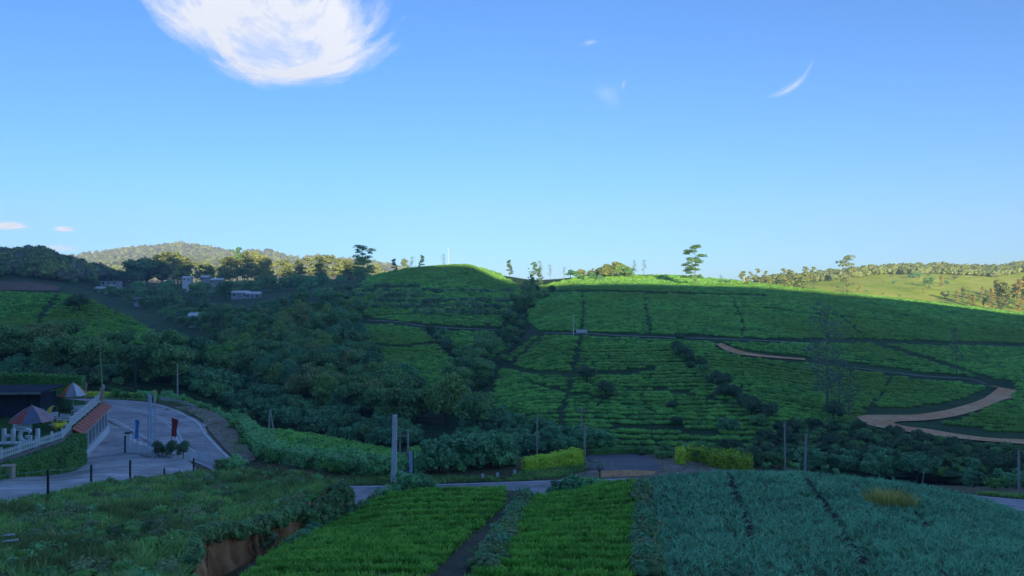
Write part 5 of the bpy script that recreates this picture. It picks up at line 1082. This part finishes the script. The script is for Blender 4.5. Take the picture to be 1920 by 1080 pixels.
# blue signboard seen edge-on with a pale board
d = 71.5; sb = thing("signboard", "tall light blue signboard with a slanting strut beside the concrete pole", "sign", (PX(762, 900, d).x, d, gz(PX(762, 900, d).x, d)))
mb = MB(); mb.box((0.42, 0, 2.35), (0.3, 0.08, 1.9)); mb.build("board", M_SKYB, sb); mb = MB(); mb.box((0.62, 0.05, 1.7), (0.09, 0.09, 3.4)); mb.build("post", M_DARKM, sb); mb = MB(); mb.box((-0.25, 0.02, 0.95), (0.62, 0.06, 1.1)); mb.build("lower_board", M_SKYB, sb)
mb = MB(); mb.bar((-0.85, 0, 1.05), (0.35, 0, 1.75), 0.09, 0.12); mb.build("strut", M_DARKM, sb); mb = MB(); mb.box((-0.6, 0.1, 0.8), (0.08, 0.08, 1.6)); mb.build("post", M_DARKM, sb)
# golden hedges of the lay-by
def gpt(x, yb, h0): X_, Y_ = G(x, yb); return (X_, Y_, gz(X_, Y_) - 0.05, gz(X_, Y_) + h0)
hedge("golden-green clipped hedge left of the lay-by", [gpt(983, 882, 1.1), gpt(1005, 880, 1.25), gpt(1040, 876, 1.4), gpt(1070, 872, 1.5), gpt(1090, 870, 1.45)], 1.3, L_HEDGE, 0.2, 90, 11, lump=0.55)
hedge("golden-green clipped hedge right of the lay-by, left short block", [gpt(1268, 868, 1.55), gpt(1284, 868.5, 1.5)], 1.4, L_HEDGE, 0.2, 90, 12, lump=0.5)
hedge("golden-green clipped hedge right of the lay-by, long back row", [gpt(1290, 862, 1.35), gpt(1340, 866, 1.3), gpt(1380, 872, 1.3)], 1.2, L_HEDGE, 0.2, 90, 13, lump=0.5)
hedge("golden-green clipped hedge right of the lay-by, front right row", [gpt(1332, 872, 1.35), gpt(1370, 878, 1.4), gpt(1408, 883, 1.45)], 1.3, L_HEDGE, 0.2, 90, 14, lump=0.5)
hedge("low dark clipped hedge along the back of the lay-by", [gpt(1112, 853, 0.6), gpt(1160, 850, 0.6), gpt(1200, 849, 0.65), gpt(1248, 852, 0.6)], 0.8, L_HEDGEG, 0.18, 70, 15)
# roadside blocks
for i, (x, y) in enumerate([(905, 897), (933, 895), (965, 890)]):
    X_, Y_ = G(x, y); o = thing("marker_stone", ["white marker stone left of the roadside culvert", "white marker stone right of the roadside culvert", "white marker stone left of the left golden hedge"][i], "stone", (X_, Y_, gz(X_, Y_))); mb = MB(); mb.box((0, 0, 0.2), (0.28, 0.24, 0.44), 0.1, 0.85); mb.build("block", M_WHITE, o)
# shrubs on the near edge of the road
def shrubs(lst, d0, label, group, kinds):
    for x, yt, dd in lst: plant_px(rf.choice(kinds), x, yt, dd, label, "shrub", group, "shrub", 1.1)
shrubs([(735, 908, 65.5), (755, 898, 66), (772, 890, 66.5), (790, 897, 66.3), (800, 906, 65.5), (745, 915, 64.5), (770, 908, 65)], 66, "leafy shrub at the foot of the concrete pole", "shrubs at the concrete pole", ["low0", "low1", "low0"])
shrubs([(1035, 912, 65.2), (1055, 900, 65.8), (1075, 893, 66.2), (1095, 897, 66.2), (1115, 905, 66), (1130, 898, 66), (1065, 910, 65)], 66, "dark leafy shrub at the top of the middle crop field beside the road", "shrubs above the middle crop field", ["low0", "shrub0"])
shrubs([(975, 922, 63), (990, 928, 62), (960, 930, 60)], 62, "dark weedy shrub at the top of the strip between the two green fields", "shrubs between the two green fields", ["low0", "low2"])
shrubs([(1170, 905, 65), (1185, 898, 65.3), (1200, 908, 63), (1203, 940, 56), (1206, 965, 51), (1214, 1000, 45), (1220, 1030, 40)], 62, "weedy shrub on the strip between the middle field and the leeks", "shrubs beside the leek field", ["low2", "low0", "low2"])
KINDS["pale"] = (KINDS["low0"][0], crown_mesh("foliage", [((0.2, 0, 1.2), (0.7, 0.7, 0.5)), ((-0.5, 0, 1.0), (0.6, 0.6, 0.4)), ((0.7, 0.1, 1.35), (0.5, 0.5, 0.4))], 130, 0.25, L_GREY, 9, 0.0), 1.7)
plant_px("pale", 1125, 862, 75.2, "pale grey-leaved small tree in front of the lay-by", "shrub", None, "shrub", 1.3)
for i, (x, yt, d_) in enumerate([(520, 985, 47.5), (545, 975, 48.5), (505, 1000, 45)]): plant_px("low2", x, yt, d_, "tall pale weed growing at the foot of the red earth cut", "plant", "weeds at the earth cut", "weed_plant", 0.8)
for i, (x, yt, d_) in enumerate([(20, 955, 50), (60, 958, 50.5), (300, 898, 66), (330, 890, 68.5), (415, 862, 73), (425, 858, 73.5), (450, 862, 72.5), (465, 868, 71), (175, 905, 57.5)]): plant_px(rf.choice(["low0", "low2", "dark"]), x, yt, d_, "bushy weed along the wire fence at the top of the grass bank", "shrub", "bushes along the wire fence", "shrub", 1.2)
P = hit(1668, 945); o = thing("grass_clump", "yellow dry grass clump in the middle of the leek field", "grass", P); link("blade_tuft", blades("blade_tuft", 420, 0.9, 0.05, 3.2, 0.6, L_DRY, 300), o); link("inner_tuft", blades("inner_tuft", 200, 1.15, 0.05, 1.6, 0.5, L_DRY, 301), o)
P = hit(945, 1018); V, Q = ellipsoid((0, 0, 0.12), (0.28, 0.2, 0.17), 9, 6, np.random.default_rng(3), 0.2); tag(link("plastic_bag", mesh_np("plastic_bag", V, Q, M_WHITE, True), None, P), "crumpled white bag on the strip between the green fields", "bag")
for i, (x, y) in enumerate([(10, 1018), (16, 1029)]):
    P = hit(x, y); mb = MB(); mb.tube([(-0.35, -0.05, 0.3), (0.35, 0.1, 0.36)], [0.05, 0.05], 8); tag(mb.build("pipe", M_WHITE, None, True, P), ["upper of two white pipes lying on the grass bank", "lower of two white pipes lying on the grass bank"][i], "pipe")
# white board on the tea slope
P = hit(1091, 629); wb = thing("white_board", "wide white board on two posts in the tea slope", "sign", (P.x, P.y, P.z)); mb = MB(); mb.box((0, 0, 1.3), (3.3, 0.08, 0.95)); mb.build("panel", M_WHITE, wb)
for s in (-1.2, 1.2): mb = MB(); mb.box((s, 0.09, 0.85), (0.12, 0.1, 1.8)); mb.build("post", M_WOODP, wb)
# houses across the valley
M_HOUSE = plain("stained white render", (0.42, 0.42, 0.42), 0.85, 0.2, 0.3, 0.8)
def house(label, x, y, d, w, h, dp=7, storeys=1, flat=False, wall=None, roofm=None, rz=0.0, z=None):
    X = (x - 960) / F * d; zb = min(gz(X - w / 2, d), gz(X + w / 2, d), gz(X, d)) if z is None else z
    o = thing("house", label, "house", (X, d, zb), rz); top = yz(y, d) - zb; top = max(top, h) if z is None else h
    mb = MB(); mb.box((0, 0, top / 2), (w, dp, top)); mb.build("wall", wall or M_HOUSE, o)
    mb = MB()
    if flat: mb.box((0, 0, top + 0.15), (w + 0.8, dp + 0.8, 0.3))
    else: mb.add([(-w / 2 - 0.5, -dp / 2 - 0.5, top + 0.02), (w / 2 + 0.5, -dp / 2 - 0.5, top + 0.02), (w / 2 + 0.5, dp / 2 + 0.5, top + 0.02), (-w / 2 - 0.5, dp / 2 + 0.5, top + 0.02), (-w / 2 - 0.5, 0, top + 1.5), (w / 2 + 0.5, 0, top + 1.5)], [(0, 1, 5, 4), (2, 3, 4, 5), (1, 2, 5), (3, 0, 4), (3, 2, 1, 0)])
    mb.build("roof", roofm or M_ROOFT, o)
    sh = h / storeys; nw = max(2, int(w / 3))
    for s in range(storeys):
        for i in range(nw):
            cx_ = -w / 2 + (i + 0.5) * w / nw; mb = MB()
            if s == 0 and i == nw // 2: mb.box((cx_, -dp / 2 - 0.03, top - h + 1.05), (1.0, 0.06, 2.1)); mb.build("door", M_ROOFT, o)
            else: mb.box((cx_, -dp / 2 - 0.03, top - h + sh * s + sh * 0.55), (1.3, 0.06, sh * 0.45)); mb.build("window", M_GLASS, o)
    if storeys > 1:
        mb = MB(); mb.box((0.2, -dp / 2 - 0.6, top - h + sh), (w * 0.9, 1.2, 0.18)); ba = mb.build("balcony", M_WHITE, o); mb = MB(); mb.box((0.2, -dp / 2 - 1.15, top - h + sh + 0.5), (w * 0.9, 0.08, 0.8)); mb.build("parapet", M_WHITE, ba)
    return o
house("tall white house with a balcony in the side valley", 209, 527, 560, 11.5, 7.0, 8, 2, True)
house("small grey house just left of the tall white house", 190, 541, 545, 6, 3.2, 6, 1, False, M_POLEC, M_POLEC)
house("pale roofed hut at the far left edge of the settlement", 134, 527, 560, 5, 2.6, 5, 1, False, M_POLEC, M_POLEC)
house("tiny white hut on the side valley slope below the tall house", 259, 561, 470, 3.0, 2.4, 4, 1, False)
house("long low white house at the forest's foot, left one", 452, 549, 520, 11, 3.0, 6, 1, False, None, M_POLEC)
house("long low white house at the forest's foot, right one", 476, 551, 515, 9, 3.0, 6, 1, False, None, M_POLEC)
house("white house among the trees above the long low houses", 408, 525, 620, 9, 3.0, 6, 1, False, None, M_POLEC)
house("small white house left among the trees above the long houses", 386, 520, 640, 6, 2.8, 5, 1, False, None, M_POLEC)
house("low pale shed in the shade under the forest", 352, 521, 640, 7, 2.6, 5, 1, False, M_POLEC, M_POLEC)
house("grey hut low in the side valley left of the wood", 366, 592, 360, 4.5, 2.5, 4, 1, False, M_POLEC, M_POLEC)
# masts
def mast(label, x, ytop, d, w, z=None, guy=0):
    X = (x - 960) / F * d; zb = gz(X, d) - 1; H = yz(ytop, d) - zb; o = thing("lattice_mast", label, "mast", (X, d, zb)); r = w * 0.10
    for a in range(4): s = [(1, 1), (-1, 1), (-1, -1), (1, -1)][a]; mb = MB(); mb.tube([(s[0] * w, s[1] * w, 0), (s[0] * w * 0.25, s[1] * w * 0.25, H * 0.92)], [r, r * 0.8], 5); mb.build("leg", M_STEEL, o)
    for i in range(8):
        f0, f1 = i / 8 * 0.92, (i + 1) / 8 * 0.92; w0, w1 = w * (1 - 0.75 * f0 / 0.92), w * (1 - 0.75 * f1 / 0.92); mb = MB(); mb.bar((-w0, -w0, H * f0), (w1, -w1, H * f1), r, r); mb.bar((w0, -w0, H * f0), (-w1, -w1, H * f1), r, r); mb.build("brace", M_STEEL, o)
    mb = MB(); mb.tube([(0, 0, H * 0.9), (0, 0, H)], [r * 1.6, r], 6); mb.build("aerial", M_STEEL, o)
mast("left of the two masts on the far ridge", 337, 436, 2295, 2.0); mast("right, taller of the two masts on the far ridge", 356, 431, 2295, 2.2); mast("slim lattice mast on top of the domed hill", 841, 462, 462, 0.5); mast("small pylon on the skyline right of the big tiered tree", 1395, 517, 440, 0.35)

# ---------------------------------------------------------------- clouds: thin sheets of lit vapour far above the haze
def cloudmat(name, streak, dens, col, seed, rag=2.6, base=-0.75, gain=1.7, scale=3.0, space="UV", rot=0.0):
    m, n, out = newmat(name); tc = n.nodes.new("ShaderNodeTexCoord").outputs[space]
    at = n.nodes.new("ShaderNodeAttribute"); at.attribute_name = "edge"
    def mth(op, a, b, c=None, clamp=False):
        q = n.nodes.new("ShaderNodeMath"); q.operation = op; q.use_clamp = clamp
        for k_, v_ in enumerate((a, b, c)):
            if v_ is None: continue
            if hasattr(v_, "is_linked"): n.links.new(v_, q.inputs[k_])
            else: q.inputs[k_].default_value = v_
        return q.outputs[0]
    mp = n.nodes.new("ShaderNodeMapping"); mp.inputs["Scale"].default_value = streak; mp.inputs["Location"].default_value = (seed, seed * 0.7, 0); mp.inputs["Rotation"].default_value = (0, rot, 0); n.links.new(tc, mp.inputs[0])
    f = noisetex(n, scale, 12, 0.66, mp.outputs[0], 0.35)
    rim = mth('MULTIPLY_ADD', at.outputs["Fac"], gain, base)
    al = mth('ADD', rim, mth('MULTIPLY_ADD', f, rag, -0.5 * rag), clamp=True)
    al = mth('MULTIPLY', mth('POWER', al, 1.3), mth('MULTIPLY', at.outputs["Fac"], 4.0, clamp=True)); al = mth('MULTIPLY', al, dens, clamp=True)
    d_ = n.nodes.new("ShaderNodeBsdfDiffuse"); d_.inputs[0].default_value = (*col, 1); tl = n.nodes.new("ShaderNodeBsdfTranslucent"); tl.inputs[0].default_value = (*col, 1)
    mx = n.nodes.new("ShaderNodeMixShader"); mx.inputs[0].default_value = 0.4; n.links.new(d_.outputs[0], mx.inputs[1]); n.links.new(tl.outputs[0], mx.inputs[2])
    tr = n.nodes.new("ShaderNodeBsdfTransparent"); m2 = n.nodes.new("ShaderNodeMixShader"); n.links.new(al, m2.inputs[0]); n.links.new(tr.outputs[0], m2.inputs[1]); n.links.new(mx.outputs[0], m2.inputs[2]); n.links.new(m2.outputs[0], out.inputs[0])
    return m
def cloud(label, rows, d0, d1, mat, nu=60, nv=24, soft=0.35, bulge=60):
    """rows: list of pixel polylines from one rim to the other; the sheet leans away with height and bellies"""
    R = np.array([smooth_line(r, nu) for r in rows]); t = np.linspace(0, len(rows) - 1, nv)
    Pg_ = np.stack([np.stack([pchip(range(len(rows)), R[:, j, k_], t) for k_ in range(2)], -1) for j in range(nu)], 1)
    V = []; E = []; UV = []
    for i in range(nv):
        for j in range(nu):
            f, g = i / (nv - 1), j / (nu - 1); d = d0 + (d1 - d0) * f + bulge * noise.fractal(Vector((f * 3, g * 4, d0 * 0.01)), 0.8, 2.0, 3); V.append(PX(*Pg_[i, j], d)[:])
            E.append(min(1, min(f, 1 - f) / soft) ** 1.2 * min(1, min(g, 1 - g) / soft) ** 1.2); UV.append((g, f))
    me = mesh_np("cloud", V, grid_faces(nv, nu), mat, True); a = me.attributes.new("edge", 'FLOAT', 'POINT'); a.data.foreach_set("value", E)
    uv = me.uv_layers.new(name="UVMap"); li = np.zeros(len(me.loops), np.int32); me.loops.foreach_get("vertex_index", li); uv.data.foreach_set("uv", np.array(UV, np.float32)[li].ravel())
    o = link("cloud", me); return tag(o, label, "cloud")
CM1 = cloudmat("cloud vapour", (1.9, 1.5, 1), 0.94, (0.56, 0.6, 0.7), 3.9, 3.0, -0.5, 1.45); CM2 = cloudmat("thin cirrus", (1.2, 0.5, 1), 0.4, (0.66, 0.7, 0.8), 4.1); CM3 = cloudmat("low pale cloud", (1.5, 0.5, 1), 0.9, (0.7, 0.7, 0.78), 7.7, 2.0, -0.4, 2.0)
# the big cloud: rows run from its inner right edge to its outer left rim, streaks follow the rows
cloud("large white swept cloud at the top left of the sky", [
    [(90, -130), (215, 15), (320, 100), (430, 162), (545, 190), (650, 182), (740, 148), (830, 75), (890, -40)],
    [(160, -150), (280, 8), (365, 80), (452, 130), (543, 152), (630, 143), (705, 105), (785, 35), (830, -60)],
    [(270, -190), (370, -30), (435, 36), (498, 80), (555, 97), (612, 86), (668, 48), (722, -20), (755, -100)],
    [(390, -260), (445, -120), (488, -60), (530, -20), (566, -5), (602, -18), (636, -60), (668, -130), (690, -200)],
    [(460, -340), (495, -230), (518, -180), (545, -150), (570, -140), (595, -150), (612, -190), (634, -240), (645, -300)]], 4200, 4060, CM1, 110, 48, 0.3, 0)
cloud("curved thin cirrus wisp at the upper right of the sky", [[(1370, 165), (1430, 172), (1480, 150), (1515, 110), (1530, 75)], [(1390, 178), (1435, 182), (1490, 160), (1525, 115), (1535, 75)], [(1400, 190), (1440, 192), (1500, 168), (1532, 120), (1540, 75)]], 4000, 3950, cloudmat("bright cirrus", (1.2, 0.3, 1), 0.42, (0.66, 0.7, 0.8), 2.2, 1.8, -0.35, 1.3), 50, 14, 0.45, 10)
cloud("short cirrus streak near the middle of the sky", [[(1145, 195), (1156, 165), (1172, 125)], [(1155, 205), (1166, 170), (1182, 125)], [(1165, 215), (1176, 175), (1192, 130)]], 4000, 3950, CM2, 30, 12, 0.5, 10)
cloud("faint broad cirrus veil left of the short streak", [[(1085, 150), (1130, 140), (1180, 130)], [(1100, 180), (1140, 180), (1180, 180)], [(1130, 220), (1160, 220), (1180, 225)]], 4050, 4000, cloudmat("faint cirrus", (1, 1, 1), 0.2, (0.66, 0.7, 0.8), 5.5, 1.6, -0.2, 1.2), 30, 16, 0.5, 10)
cloud("faint cirrus streak high right of the large cloud", [[(1040, 95), (1080, 72), (1150, 62)], [(1050, 105), (1090, 84), (1155, 72)], [(1060, 118), (1100, 98), (1160, 84)]], 4000, 3950, CM2, 30, 12, 0.5, 10)
cloud("small pinkish cloud at the left edge low in the sky", [[(-60, 408), (20, 410), (75, 420)], [(-60, 422), (20, 424), (80, 426)], [(-60, 434), (20, 434), (75, 432)]], 7000, 6950, CM3, 40, 12, 0.4, 20)
cloud("small pinkish cloud right of the one at the left edge", [[(85, 418), (115, 419), (150, 426)], [(85, 428), (115, 429), (155, 432)], [(90, 437), (120, 438), (150, 438)]], 7000, 6950, CM3, 30, 12, 0.45, 20)
cloud("pale cloud resting on the far ridge left of the masts", [[(190, 462), (240, 455), (300, 460)], [(190, 472), (240, 468), (300, 470)], [(190, 485), (240, 482), (300, 482)]], 7000, 6950, CM3, 40, 12, 0.45, 20)
cloud("faint pale cloud bank low on the left horizon", [[(40, 452), (100, 455), (170, 458)], [(40, 464), (100, 465), (170, 468)], [(40, 476), (100, 478), (170, 478)]], 7000, 6950, cloudmat("faint low cloud", (1.5, 0.5, 1), 0.5, (0.7, 0.7, 0.78), 9.1, 2.0, -0.4, 2.0), 40, 12, 0.45, 20)
HAZE = 0.00025
# ---------------------------------------------------------------- haze
hz, n, out = newmat("haze"); vol = n.nodes.new("ShaderNodeVolumePrincipled")
vol.inputs["Color"].default_value = (0.72, 0.84, 1.0, 1); vol.inputs["Density"].default_value = HAZE; vol.inputs["Anisotropy"].default_value = 0.0
n.links.new(vol.outputs[0], out.inputs["Volume"])
hb = MB(); hb.box((0, 950, 95), (6800, 3800, 320)); tag(hb.build("haze", hz), kind="stuff")
